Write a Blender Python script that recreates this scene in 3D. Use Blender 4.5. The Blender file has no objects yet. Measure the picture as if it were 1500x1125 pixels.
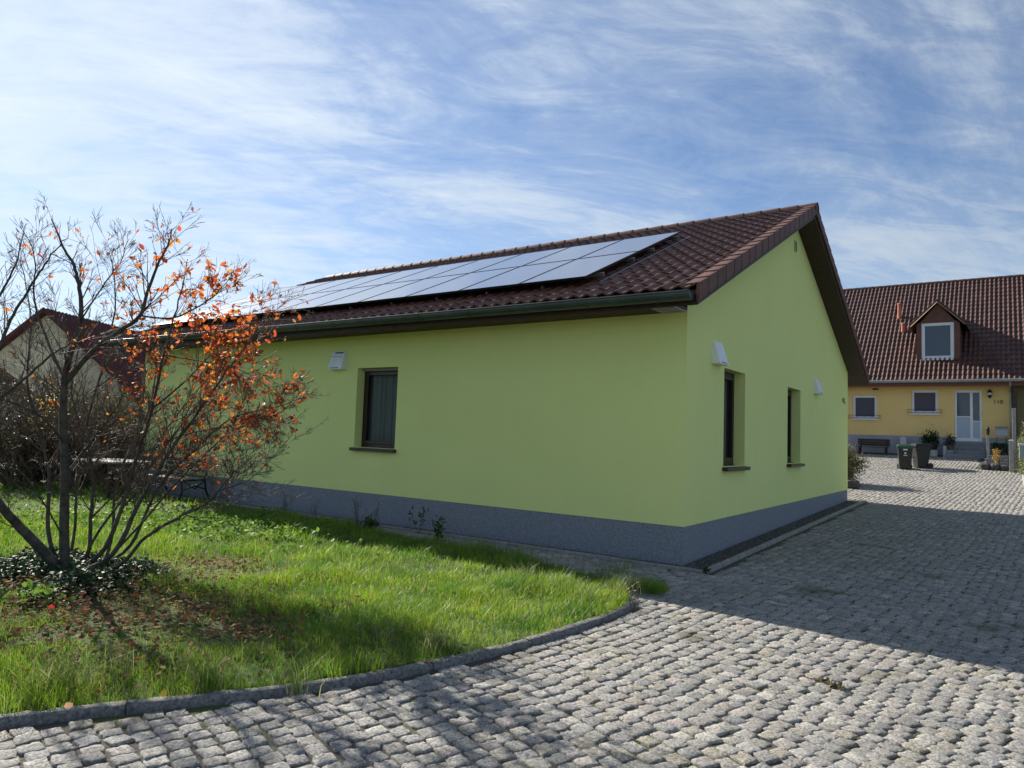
import bpy, math, random
import numpy as np
from mathutils import Vector
random.seed(7); RNG = np.random.default_rng(11)
S = bpy.context.scene
COL = S.collection
R = math.radians

# ------------------------------------------------------------------ camera
FPX = 1040.0
def _n(v): return v/np.linalg.norm(v)
def _ray(px, py): return np.array([px-750.0, -(py-562.5), -FPX])
_v1 = _n(_ray(-750, 585)); _Y = _n(_ray(1480, 663))
_X = _n(-_v1-(-_v1@_Y)*_Y); _Z = np.cross(_X, _Y)
ROT = np.array([_X, _Y, _Z])                       # camera axes -> world axes
_d = ROT@_ray(1000.5, 827.5)
CAM = 1.5/_d[2]*_d                                # eye 1.5 m above the paving; the house corner is the origin
def at(px, py, axis, val):                          # where the sight line of a photo pixel meets a real plane (for measuring)
    d = ROT@_ray(px, py); return CAM+d*(val-CAM[axis])/d[axis]
cam = bpy.data.cameras.new('camera'); co = bpy.data.objects.new('camera', cam); COL.objects.link(co)
cam.sensor_width = 36; cam.lens = FPX/1500*36; cam.clip_end = 2000; cam.clip_start = .05
import mathutils
m = mathutils.Matrix([[ROT[i][0], ROT[i][1], ROT[i][2], CAM[i]] for i in range(3)]+[[0, 0, 0, 1]])
co.matrix_world = m; S.camera = co

# ------------------------------------------------------------------ sky and sun
SUN_AZ, SUN_EL = 77.0, 31.0                         # azimuth measured from +Y towards -X
sd = Vector((-math.sin(R(SUN_AZ))*math.cos(R(SUN_EL)), math.cos(R(SUN_AZ))*math.cos(R(SUN_EL)), math.sin(R(SUN_EL))))
W = bpy.data.worlds.new('World'); S.world = W; W.use_nodes = True
nt = W.node_tree; N = nt.nodes; L = nt.links
bg = N['Background']; bg.inputs[1].default_value = .052
sky = N.new('ShaderNodeTexSky'); sky.sky_type = 'NISHITA'; sky.sun_disc = False
sky.sun_elevation = R(SUN_EL); sky.sun_rotation = R(-SUN_AZ); sky.air_density = 1.0; sky.dust_density = .25; sky.ozone_density = 1.4
def mth(nt, op, a, b=None, c=None, clamp=False):
    n = nt.nodes.new('ShaderNodeMath'); n.operation = op; n.use_clamp = clamp
    for i, v in enumerate((a, b, c)):
        if v is None: continue
        if isinstance(v, (int, float)): n.inputs[i].default_value = v
        else: nt.links.new(v, n.inputs[i])
    return n.outputs[0]
def vmth(nt, op, a, b=None):
    n = nt.nodes.new('ShaderNodeVectorMath'); n.operation = op
    for i, v in enumerate((a, b)):
        if v is None: continue
        if isinstance(v, (tuple, list)): n.inputs[i].default_value = v
        else: nt.links.new(v, n.inputs[i])
    return n
def noise(nt, vec, scale, detail=4, rough=.5, dist=0., dim='3D'):
    n = nt.nodes.new('ShaderNodeTexNoise'); n.noise_dimensions = dim
    n.inputs['Scale'].default_value = scale; n.inputs['Detail'].default_value = detail
    n.inputs['Roughness'].default_value = rough; n.inputs['Distortion'].default_value = dist
    if vec is not None: nt.links.new(vec, n.inputs['Vector'])
    return n.outputs['Fac']
def ramp(nt, fac, stops, interp='LINEAR'):
    n = nt.nodes.new('ShaderNodeValToRGB'); n.color_ramp.interpolation = interp
    e = n.color_ramp.elements
    while len(e) < len(stops): e.new(.5)
    for i, (p, c) in enumerate(stops):
        e[i].position = p; e[i].color = (c, c, c, 1) if isinstance(c, (int, float)) else (*c, 1)
    nt.links.new(fac, n.inputs[0]); return n.outputs[0]
def mix(nt, fac, a, b, mode='MIX'):
    n = nt.nodes.new('ShaderNodeMix'); n.data_type = 'RGBA'; n.blend_type = mode
    for s, v in ((n.inputs[0], fac), (n.inputs[6], a), (n.inputs[7], b)):
        if isinstance(v, (int, float)): s.default_value = v
        elif isinstance(v, (tuple, list)): s.default_value = (*v[:3], 1)
        else: nt.links.new(v, s)
    return n.outputs[2]
# thin cirrus on a layer high above: direction projected on a plane, streaked and warped
tc = N.new('ShaderNodeTexCoord'); sep = N.new('ShaderNodeSeparateXYZ'); L.new(tc.outputs['Generated'], sep.inputs[0])
zz = mth(nt, 'MAXIMUM', sep.outputs[2], 0.0); zz = mth(nt, 'ADD', zz, .16)
px_ = mth(nt, 'DIVIDE', sep.outputs[0], zz); py_ = mth(nt, 'DIVIDE', sep.outputs[1], zz)
cmb = N.new('ShaderNodeCombineXYZ'); L.new(px_, cmb.inputs[0]); L.new(py_, cmb.inputs[1])
def streaks(deg, sx, loc):
    a_ = N.new('ShaderNodeMapping'); a_.inputs['Rotation'].default_value = (0, 0, R(deg)); L.new(cmb.outputs[0], a_.inputs[0])
    b_ = N.new('ShaderNodeMapping'); b_.inputs['Scale'].default_value = (sx, 1, 1); b_.inputs['Location'].default_value = loc; L.new(a_.outputs[0], b_.inputs[0]); return b_
mp = streaks(-64, .5, (3.1, 1.7, 0))
big = noise(nt, cmb.outputs[0], .75, 3, .5, .3)
mid = noise(nt, mp.outputs[0], 1.9, 10, .68, .8)
mp2 = streaks(-44, .42, (0, 0, 0))
fine = noise(nt, mp2.outputs[0], 8.0, 8, .66, .9)
sunang = vmth(nt, 'DOT_PRODUCT', tc.outputs['Generated'], tuple(sd)).outputs['Value']
near = ramp(nt, sunang, [(0.35, 0.0), (.78, .55), (1.0, 1.0)])
cov = mth(nt, 'ADD', mth(nt, 'MULTIPLY', mid, .95), mth(nt, 'MULTIPLY', big, .42))
cov = mth(nt, 'ADD', cov, mth(nt, 'MULTIPLY', fine, .55))
cov = mth(nt, 'ADD', mth(nt, 'SUBTRACT', cov, .315), mth(nt, 'MULTIPLY', near, .10))
hz = ramp(nt, sep.outputs[2], [(0.0, 1.0), (.12, .62), (.35, 0.0)])
cov = mth(nt, 'ADD', cov, mth(nt, 'MULTIPLY', hz, .07))
dens = ramp(nt, cov, [(.50, .06), (.66, .26), (.80, .60), (.98, .92)])
cl_b = mth(nt, 'ADD', 6.3, mth(nt, 'MULTIPLY', near, 2.9))
cc = N.new('ShaderNodeCombineColor')
L.new(mth(nt, 'MULTIPLY', cl_b, .93), cc.inputs[0]); L.new(mth(nt, 'MULTIPLY', cl_b, 1.05), cc.inputs[1]); L.new(mth(nt, 'MULTIPLY', cl_b, 1.17), cc.inputs[2])
L.new(mix(nt, dens, mix(nt, 1., sky.outputs[0], (.92, 1.05, 1.24), 'MULTIPLY'), cc.outputs[0]), bg.inputs[0])

sl = bpy.data.lights.new('sun', 'SUN'); sl.energy = 5.0; sl.angle = R(.5); sl.color = (1, .93, .82)
so = bpy.data.objects.new('sun', sl); COL.objects.link(so); so.rotation_euler = sd.to_track_quat('Z', 'Y').to_euler()
S.view_settings.view_transform = 'Standard'; S.view_settings.look = 'None'; S.view_settings.exposure = 0.95; S.view_settings.gamma = 1
S.cycles.max_bounces = 6; S.cycles.transparent_max_bounces = 16

# ------------------------------------------------------------------ helpers
def prop(o, label=None, cat=None, group=None, kind=None):
    if label: o['label'] = label
    if cat: o['category'] = cat
    if group: o['group'] = group
    if kind: o['kind'] = kind
    return o
def empty(name, loc, label=None, cat=None, group=None, rz=0):
    o = bpy.data.objects.new(name, None); o.empty_display_size = .2; COL.objects.link(o)
    o.location = loc; o.rotation_euler = (0, 0, rz)
    return prop(o, label, cat, group)
def link(name, me, mat, parent=None, smooth=False):
    o = bpy.data.objects.new(name, me); COL.objects.link(o)
    if mat is not None: me.materials.append(mat)
    if parent is not None: o.parent = parent
    if smooth:
        me.polygons.foreach_set('use_smooth', np.ones(len(me.polygons), bool))
    return o
def npmesh(name, V, F, mat, parent=None, smooth=False):
    """V (n,3), F (m,k) all faces the same size"""
    V = np.asarray(V, np.float32); F = np.asarray(F, np.int32); k = F.shape[1]
    me = bpy.data.meshes.new(name); me.vertices.add(len(V)); me.vertices.foreach_set('co', V.ravel())
    me.loops.add(F.size); me.loops.foreach_set('vertex_index', F.ravel())
    me.polygons.add(len(F)); me.polygons.foreach_set('loop_start', np.arange(0, F.size, k, dtype=np.int32))
    me.update(calc_edges=True)
    return link(name, me, mat, parent, smooth)
class MB:
    def __init__(s): s.v = []; s.f = []
    def add(s, v, f):
        b = len(s.v); s.v += [tuple(map(float, p)) for p in v]; s.f += [tuple(i+b for i in q) for q in f]; return s
    def box(s, x0, x1, y0, y1, z0, z1):
        return s.add([(x0, y0, z0), (x1, y0, z0), (x1, y1, z0), (x0, y1, z0), (x0, y0, z1), (x1, y0, z1), (x1, y1, z1), (x0, y1, z1)],
                     [(0, 3, 2, 1), (4, 5, 6, 7), (0, 1, 5, 4), (1, 2, 6, 5), (2, 3, 7, 6), (3, 0, 4, 7)])
    def hexa(s, p):      # 8 points, bottom ring then top ring
        return s.add(p, [(0, 3, 2, 1), (4, 5, 6, 7), (0, 1, 5, 4), (1, 2, 6, 5), (2, 3, 7, 6), (3, 0, 4, 7)])
    def prism(s, poly, d):   # poly of 3D points swept by vector d
        n = len(poly); q = [tuple(a+b for a, b in zip(p, d)) for p in poly]
        return s.add(list(poly)+q, [tuple(range(n-1, -1, -1)), tuple(range(n, 2*n))]+[(i, (i+1) % n, n+(i+1) % n, n+i) for i in range(n)])
    def tube(s, pts, rad, sides=8, cap=True):
        pts = [Vector(p) for p in pts]; rs = rad if isinstance(rad, (list, tuple)) else [rad]*len(pts)
        V = []; up = None
        for i, p in enumerate(pts):
            t = (pts[min(i+1, len(pts)-1)]-pts[max(i-1, 0)]).normalized()
            a = Vector((0, 0, 1)) if abs(t.z) < .9 else Vector((1, 0, 0))
            u = t.cross(a).normalized() if up is None else (up-t*up.dot(t)).normalized(); up = u
            w = t.cross(u)
            for k in range(sides):
                an = 2*math.pi*k/sides; V.append(p+(u*math.cos(an)+w*math.sin(an))*rs[i])
        F = [(i*sides+k, i*sides+(k+1) % sides, (i+1)*sides+(k+1) % sides, (i+1)*sides+k) for i in range(len(pts)-1) for k in range(sides)]
        if cap: F += [tuple(range(sides-1, -1, -1)), tuple(range((len(pts)-1)*sides, len(pts)*sides))]
        return s.add(V, F)
    def lathe(s, prof, c=(0, 0, 0), n=20):  # prof (r,z)
        V = [(c[0]+r*math.cos(2*math.pi*k/n), c[1]+r*math.sin(2*math.pi*k/n), c[2]+z) for r, z in prof for k in range(n)]
        F = [(i*n+k, i*n+(k+1) % n, (i+1)*n+(k+1) % n, (i+1)*n+k) for i in range(len(prof)-1) for k in range(n)]
        F += [tuple(range(n-1, -1, -1)), tuple(range((len(prof)-1)*n, len(prof)*n))]
        return s.add(V, F)
    def build(s, name, mat, parent=None, bevel=0, smooth=False):
        me = bpy.data.meshes.new(name); me.from_pydata(s.v, [], s.f); me.update()
        o = link(name, me, mat, parent, smooth)
        if bevel:
            b = o.modifiers.new('b', 'BEVEL'); b.width = bevel; b.segments = 2; b.limit_method = 'ANGLE'; b.angle_limit = R(35)
        return o
def quad_cloud(name, P, size, mat, parent=None, flat=0., aspect=.5, up=None, shape='leaf'):
    """many little folded leaves at points P; flat 0..1 = how horizontal they lie"""
    n = len(P); d = RNG.normal(size=(n, 3)); d[:, 2] *= (1-flat); d /= np.linalg.norm(d, axis=1)[:, None]+1e-9
    if up is not None: d = d+np.array(up); d /= np.linalg.norm(d, axis=1)[:, None]
    w = RNG.normal(size=(n, 3)); w[:, 2] *= (1-flat); w -= (w*d).sum(1)[:, None]*d; w /= np.linalg.norm(w, axis=1)[:, None]+1e-9
    nn = np.cross(d, w); sz = (np.asarray(size)*np.ones(n)*RNG.uniform(.6, 1.25, n))[:, None]
    fold = RNG.uniform(.05, .35, n)[:, None]; a = aspect*.5
    v0 = P; v3 = P+d*sz
    if shape == 'leaf':
        curl = nn*RNG.uniform(-.2, .2, n)[:, None]*sz
        v1 = P+d*sz*.45+w*sz*a+nn*sz*fold*a*1.5; v2 = P+d*sz*.45-w*sz*a+nn*sz*fold*a*1.5
        v1b = P+d*sz*.78+w*sz*a*.62+nn*sz*fold*a; v2b = P+d*sz*.78-w*sz*a*.62+nn*sz*fold*a; v3 = v3+curl
        V = np.stack([v0, v1, v1b, v3, v2b, v2], 1).reshape(-1, 3); b = np.arange(n)[:, None]*6
        F = np.concatenate([b+np.array([[0, 1, 2, 3]]), b+np.array([[0, 3, 4, 5]])], 1).reshape(-1, 4)
    return npmesh(name, V, F, mat, parent)

# ------------------------------------------------------------------ materials
def M(name, col, rough=.7, metal=0., spec=.5, var=0., vscale=4., bump=0., bscale=30., bdist=.01, coord='Object', noise_col=None, coat=0., vdetail=6):
    ma = bpy.data.materials.new(name); ma.use_nodes = True; nt = ma.node_tree; b = nt.nodes['Principled BSDF']
    b.inputs['Base Color'].default_value = (*col, 1); b.inputs['Roughness'].default_value = rough
    b.inputs['Metallic'].default_value = metal; b.inputs['Specular IOR Level'].default_value = spec
    b.inputs['Coat Weight'].default_value = coat
    if var or bump:
        t = nt.nodes.new('ShaderNodeTexCoord')
        if var:
            f = ramp(nt, noise(nt, t.outputs[coord], vscale, vdetail, .6), [(.3, 0.), (.7, 1.)])
            c2 = noise_col if noise_col else tuple(min(1, c*(1+var)) for c in col)
            c1 = tuple(c*(1-var) for c in col)
            nt.links.new(mix(nt, f, c1, c2), b.inputs['Base Color'])
        if bump:
            bn = nt.nodes.new('ShaderNodeBump'); bn.inputs['Strength'].default_value = bump; bn.inputs['Distance'].default_value = bdist
            nt.links.new(noise(nt, t.outputs[coord], bscale, 5, .65), bn.inputs['Height']); nt.links.new(bn.outputs[0], b.inputs['Normal'])
    return ma
def leafmat(name, cols, rough=.5, trans=.35, spec=.4):
    """colour picked per leaf (each leaf is its own mesh island)"""
    ma = bpy.data.materials.new(name); ma.use_nodes = True; nt = ma.node_tree; b = nt.nodes['Principled BSDF']
    g = nt.nodes.new('ShaderNodeNewGeometry'); k = len(cols)
    c = ramp(nt, g.outputs['Random Per Island'], [((i+.5)/k, cols[i]) for i in range(k)])
    nt.links.new(c, b.inputs['Base Color']); b.inputs['Roughness'].default_value = rough; b.inputs['Specular IOR Level'].default_value = spec
    tr = nt.nodes.new('ShaderNodeBsdfTranslucent'); nt.links.new(c, tr.inputs[0])
    ms = nt.nodes.new('ShaderNodeMixShader'); ms.inputs[0].default_value = trans
    nt.links.new(b.outputs[0], ms.inputs[1]); nt.links.new(tr.outputs[0], ms.inputs[2])
    nt.links.new(ms.outputs[0], nt.nodes['Material Output'].inputs[0]); return ma
def island_mat(name, cols, rough=.8, spec=.3, nscale=60, namt=.3, bump=.5, bscale=90, bdist=.004, spot=None):
    ma = bpy.data.materials.new(name); ma.use_nodes = True; nt = ma.node_tree; b = nt.nodes['Principled BSDF']
    g = nt.nodes.new('ShaderNodeNewGeometry'); t = nt.nodes.new('ShaderNodeTexCoord'); k = len(cols)
    c = ramp(nt, g.outputs['Random Per Island'], [((i+.5)/k, cols[i]) for i in range(k)])
    f = ramp(nt, noise(nt, t.outputs['Object'], nscale, 6, .7), [(.32, 1-namt), (.68, 1+namt)])
    c = mix(nt, 1.0, c, f, 'MULTIPLY')
    if spot:
        sc, lo, hi, colr = spot
        c = mix(nt, ramp(nt, noise(nt, t.outputs['Object'], sc, 5, .6), [(lo, 0.), (hi, 1.)]), c, colr)
    nt.links.new(c, b.inputs['Base Color']); b.inputs['Roughness'].default_value = rough; b.inputs['Specular IOR Level'].default_value = spec
    bn = nt.nodes.new('ShaderNodeBump'); bn.inputs['Strength'].default_value = bump; bn.inputs['Distance'].default_value = bdist
    nt.links.new(noise(nt, t.outputs['Object'], bscale, 6, .7), bn.inputs['Height']); nt.links.new(bn.outputs[0], b.inputs['Normal'])
    return ma
def wallmat(name, base, dark, scale=.5, bump=.35, bscale=220):
    ma = bpy.data.materials.new(name); ma.use_nodes = True; nt = ma.node_tree; b = nt.nodes['Principled BSDF']
    t = nt.nodes.new('ShaderNodeTexCoord'); o = t.outputs['Object']
    f = ramp(nt, noise(nt, o, scale, 5, .6, .5), [(.3, 0.), (.72, 1.)])
    c = mix(nt, f, dark, base)
    mp = nt.nodes.new('ShaderNodeMapping'); mp.inputs['Scale'].default_value = (5, 5, .25); nt.links.new(o, mp.inputs[0])
    st = ramp(nt, noise(nt, mp.outputs[0], 1.0, 4, .6), [(.3, .992), (.7, 1.006)])
    c = mix(nt, 1., c, st, 'MULTIPLY')
    gr = ramp(nt, noise(nt, o, 120, 3, .6), [(.3, .88), (.7, 1.08)]); c = mix(nt, 1., c, gr, 'MULTIPLY')
    nt.links.new(c, b.inputs['Base Color']); b.inputs['Roughness'].default_value = .9; b.inputs['Specular IOR Level'].default_value = .2
    bn = nt.nodes.new('ShaderNodeBump'); bn.inputs['Strength'].default_value = bump; bn.inputs['Distance'].default_value = .004
    nt.links.new(noise(nt, o, bscale, 4, .7), bn.inputs['Height']); nt.links.new(bn.outputs[0], b.inputs['Normal'])
    return ma
def glassmat(name, tint=(.02, .025, .03), clear=.35, rough=.03):
    ma = bpy.data.materials.new(name); ma.use_nodes = True; nt = ma.node_tree; b = nt.nodes['Principled BSDF']
    b.inputs['Base Color'].default_value = (*tint, 1); b.inputs['Roughness'].default_value = rough; b.inputs['Specular IOR Level'].default_value = .6
    tr = nt.nodes.new('ShaderNodeBsdfTransparent'); tr.inputs[0].default_value = (.93, .96, .95, 1)
    ge = nt.nodes.new('ShaderNodeNewGeometry'); ab = mth(nt, 'ABSOLUTE', vmth(nt, 'DOT_PRODUCT', ge.outputs['Normal'], ge.outputs['Incoming']).outputs['Value'])
    k = mth(nt, 'ADD', mth(nt, 'MULTIPLY', mth(nt, 'POWER', mth(nt, 'SUBTRACT', 1.0, ab), 5.0), .92), .05+1-clear, clamp=True)
    ms = nt.nodes.new('ShaderNodeMixShader'); nt.links.new(k, ms.inputs[0]); nt.links.new(tr.outputs[0], ms.inputs[1]); nt.links.new(b.outputs[0], ms.inputs[2])
    nt.links.new(ms.outputs[0], nt.nodes['Material Output'].inputs[0]); return ma

m_green = wallmat('lime_render', (.80, .85, .335), (.75, .815, .305))
m_plinth = M('plinth_stone_plaster', (.215, .235, .265), .85, var=.4, vscale=70, bump=.5, bscale=150, bdist=.004)
m_tile = island_mat('clay_tile', [(.105, .040, .023), (.13, .048, .028), (.085, .032, .020), (.12, .050, .032)], rough=.62, spec=.45, nscale=14, namt=.25, bump=.3, bscale=120, bdist=.002)
m_tile_y = island_mat('red_clay_tile', [(.068, .027, .02), (.085, .033, .023), (.052, .021, .016), (.10, .042, .03)], rough=.5, spec=.4, nscale=8, namt=.3, bump=.3)
m_tile_m = island_mat('maroon_tile', [(.10, .03, .034), (.12, .036, .04), (.085, .026, .03)], rough=.75, nscale=8)
m_wood = M('dark_stained_boards', (.035, .018, .011), .6, var=.35, vscale=12, bump=.3, bscale=60)
m_woodm = M('brown_fascia', (.06, .027, .017), .6, var=.3, vscale=9)
m_light_slat = M('pale_slat', (.42, .38, .40), .7, var=.15)
m_zinc = M('green_grey_gutter', (.085, .105, .10), .42, metal=.55, var=.25, vscale=3)
m_zinc_l = M('weathered_zinc', (.30, .31, .31), .45, metal=.6, var=.2, vscale=5)
m_winframe = M('dark_brown_frame', (.022, .012, .008), .38, var=.2)
m_sill = M('brown_sill', (.03, .018, .014), .4)
m_white = M('white_plastic', (.72, .74, .78), .4, var=.05)
m_whiteh = M('white_hood', (.80, .83, .86), .45, var=.08, vscale=12)
m_glass = glassmat('window_glass', clear=.99)
m_glass2 = glassmat('dim_glass', (.07, .09, .12), .1, .05)
m_curtain = M('net_curtain', (.17, .19, .18), .9)
m_black = M('black_plastic', (.012, .012, .013), .5)
m_bincol = M('dark_bin_plastic', (.014, .017, .016), .42, var=.2, vscale=8)
m_lidg = M('green_lid', (.02, .06, .028), .4)
m_alu = M('anodised_rail', (.30, .30, .31), .35, metal=.8)
m_pframe = M('panel_frame', (.015, .015, .018), .3, metal=.6)
m_soil = M('soil', (.05, .04, .028), .95, var=.5, vscale=8, bump=1, bscale=40, bdist=.03)
m_gravel = island_mat('gravel', [(.10, .10, .10), (.16, .155, .15), (.07, .07, .075), (.2, .19, .18)], nscale=40, bump=.5)
m_conc = M('concrete_edging', (.27, .26, .24), .85, var=.35, vscale=14, bump=.6, bscale=70, bdist=.006)
m_kerb = M('granite_kerb', (.16, .158, .152), .85, var=.6, vscale=45, bump=1, bscale=55, bdist=.012)
m_bark = M('bark', (.075, .066, .052), .9, var=.6, vscale=11, bump=1.0, bscale=38, bdist=.015)
m_twig = M('twig_bark', (.10, .07, .055), .7, var=.3)
m_yellow = wallmat('yellow_render', (.80, .58, .24), (.74, .53, .21), 1.2)
m_greyp = wallmat('grey_plinth', (.36, .36, .40), (.30, .30, .34), 2)
m_cream = wallmat('cream_render', (.60, .55, .40), (.54, .49, .36), 1)
m_olive = wallmat('olive_render', (.24, .20, .11), (.20, .17, .09), 1)
m_greyw = wallmat('pale_grey_render', (.50, .50, .54), (.44, .44, .48), 1)
m_stone = M('grey_step_stone', (.19, .20, .215), .8, var=.3, vscale=20, bump=.5)
m_dstone = M('dark_rock', (.07, .068, .07), .85, var=.6, vscale=9, bump=1, bscale=14, bdist=.04)
m_pstone = M('pale_stone', (.38, .37, .35), .85, var=.25, vscale=9, bump=.6, bscale=25)
m_iron = M('cast_iron', (.018, .018, .018), .5, metal=.3)
m_slatw = M('weathered_slat', (.35, .31, .25), .7, var=.3, vscale=9)
m_greypost = M('weathered_post', (.33, .31, .28), .8, var=.3, vscale=12)

# solar glass: cell base colour lightened to grey to imitate sky glow on the glass
def solar():
    ma = bpy.data.materials.new('solar_glass'); ma.use_nodes = True; nt = ma.node_tree; b = nt.nodes['Principled BSDF']
    t = nt.nodes.new('ShaderNodeTexCoord'); br = nt.nodes.new('ShaderNodeTexBrick'); nt.links.new(t.outputs['UV'], br.inputs[0])
    br.offset = 0; br.inputs['Color1'].default_value = (.085, .085, .10, 1); br.inputs['Color2'].default_value = (.095, .095, .11, 1)
    br.inputs['Mortar'].default_value = (.11, .11, .12, 1); br.inputs['Scale'].default_value = 1; br.inputs['Mortar Size'].default_value = .012
    br.inputs['Brick Width'].default_value = 1/6; br.inputs['Row Height'].default_value = 1/10
    nt.links.new(br.outputs[0], b.inputs['Base Color']); b.inputs['Roughness'].default_value = .3; b.inputs['Specular IOR Level'].default_value = .8
    b.inputs['Coat Weight'].default_value = 1.0; b.inputs['Coat Roughness'].default_value = .09; b.inputs['Coat IOR'].default_value = 1.8
    return ma
m_solar = solar()

# ------------------------------------------------------------------ terrain
_ys = [-400, 0, 10.7, 21.5, 25.6, 34, 400]; _zs = [0, 0, .20, .75, 1.30, 1.5, 3.0]
def sst(a, b, x): t = np.clip((np.asarray(x, float)-a)/(b-a), 0, 1); return t*t*(3-2*t)
def gz(x, y):
    x = np.asarray(x, float); y = np.asarray(y, float)
    z = np.interp(y, _ys, _zs)*sst(-14, -8, x)
    return z-.022*np.clip(x-.4, 0, 4)*(1-sst(2, 9, y))
gx = np.concatenate([[-600, -200, -90, -50, -35, -26], np.linspace(-20, 10, 61), [14, 20, 35, 60, 150, 600]])
gy = np.concatenate([[-300, -80, -40, -20], np.linspace(-12, 30, 85), [36, 50, 90, 200, 700]])
XX, YY = np.meshgrid(gx, gy); ZZ = gz(XX, YY)-.012
V = np.stack([XX, YY, ZZ], -1).reshape(-1, 3); nx = len(gx)
ii, jj = np.meshgrid(np.arange(len(gx)-1), np.arange(len(gy)-1)); b = (jj*nx+ii).ravel()
F = np.stack([b, b+1, b+nx+1, b+nx], 1)
def groundmat():
    ma = bpy.data.materials.new('ground_soil'); ma.use_nodes = True; nt = ma.node_tree; b_ = nt.nodes['Principled BSDF']
    t = nt.nodes.new('ShaderNodeTexCoord'); o = t.outputs['Object']
    f = ramp(nt, noise(nt, o, 1.1, 5, .65), [(.48, 0.), (.62, 1.)])
    c = mix(nt, f, mix(nt, noise(nt, o, 30, 4), (.045, .04, .032), (.11, .10, .085)), (.075, .10, .02))
    far = ramp(nt, mth(nt, 'MULTIPLY', vmth(nt, 'LENGTH', o).outputs['Value'], .01), [(.24, 0.), (.34, 1.)])
    c = mix(nt, far, c, mix(nt, noise(nt, o, .6, 5), (.05, .075, .018), (.085, .09, .03)))
    nt.links.new(c, b_.inputs['Base Color']); b_.inputs['Roughness'].default_value = .95
    bn = nt.nodes.new('ShaderNodeBump'); bn.inputs['Distance'].default_value = .02; nt.links.new(noise(nt, o, 50, 4, .7), bn.inputs['Height']); nt.links.new(bn.outputs[0], b_.inputs['Normal'])
    return ma
prop(npmesh('ground', V, F, groundmat(), None, True), kind='structure')

# lawn outline: kerb arc in front, cobble strip along the house behind
KERB = [(-12, -17.9), (-8.5, -15.2), (-6.0, -13.0), (-4.2, -11.2), (-2.7, -9.55), (-1.6, -8.15)]+[tuple(at(a, b, 2, .045)[:2]-np.array([.045, -.02])) for a, b in ((0, 1052), (160, 1034), (370, 1013), (560, 986), (700, 956), (800, 931), (870, 908), (910, 893), (928, 880))]
BACK = [(.12, -1.85), (-.15, -1.55), (-.6, -1.35), (-1.4, -1.15), (-2.4, -1.02), (-3.4, -.95), (-5.0, -.72), (-7.0, -.5), (-9, -.42), (-12, -.38), (-14.0, -.35), (-16.3, -1.3), (-17.5, -4), (-20, -12), (-20, -17.5)]
POLY = np.array(KERB+BACK)
def inside(x, y, P=POLY):
    x = np.asarray(x); y = np.asarray(y); c = np.zeros(x.shape, bool); j = len(P)-1
    for i in range(len(P)):
        xi, yi = P[i]; xj, yj = P[j]
        with np.errstate(divide='ignore', invalid='ignore'):
            k = ((yi > y) != (yj > y)) & (x < (xj-xi)*(y-yi)/((yj-yi) if yj != yi else 1e-9)+xi)
        c ^= k; j = i
    return c
def fnoise(x, y, s, seed=0):
    r = np.random.default_rng(seed); o = np.zeros(np.shape(x))
    for k in range(6):
        a = r.uniform(0, 6.28); w = s*r.uniform(.6, 1.7); o = o+np.sin((x*np.cos(a)+y*np.sin(a))*w+r.uniform(0, 6.28))
    return o/3.0
def lawn_z(x, y): return gz(x, y)+.022+.018*fnoise(x, y, 2.2, 3)
lx = np.arange(-20, .6, .1); ly = np.arange(-17.5, 0, .1)
LX, LY = np.meshgrid(lx, ly); I_ = inside(LX, LY); keep = I_[:-1, :-1] & I_[1:, 1:] & I_[1:, :-1] & I_[:-1, 1:]
V = np.stack([LX, LY, lawn_z(LX, LY)], -1).reshape(-1, 3); nx = len(lx)
jj, ii = np.nonzero(keep); b = jj*nx+ii; F = np.stack([b, b+1, b+nx+1, b+nx], 1)
m_lawnsoil = M('lawn_soil', (.05, .075, .018), .95, var=.5, vscale=5, bump=1, bscale=30, bdist=.03)
prop(npmesh('lawn', V, F, m_lawnsoil, None, True), kind='structure')

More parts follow.
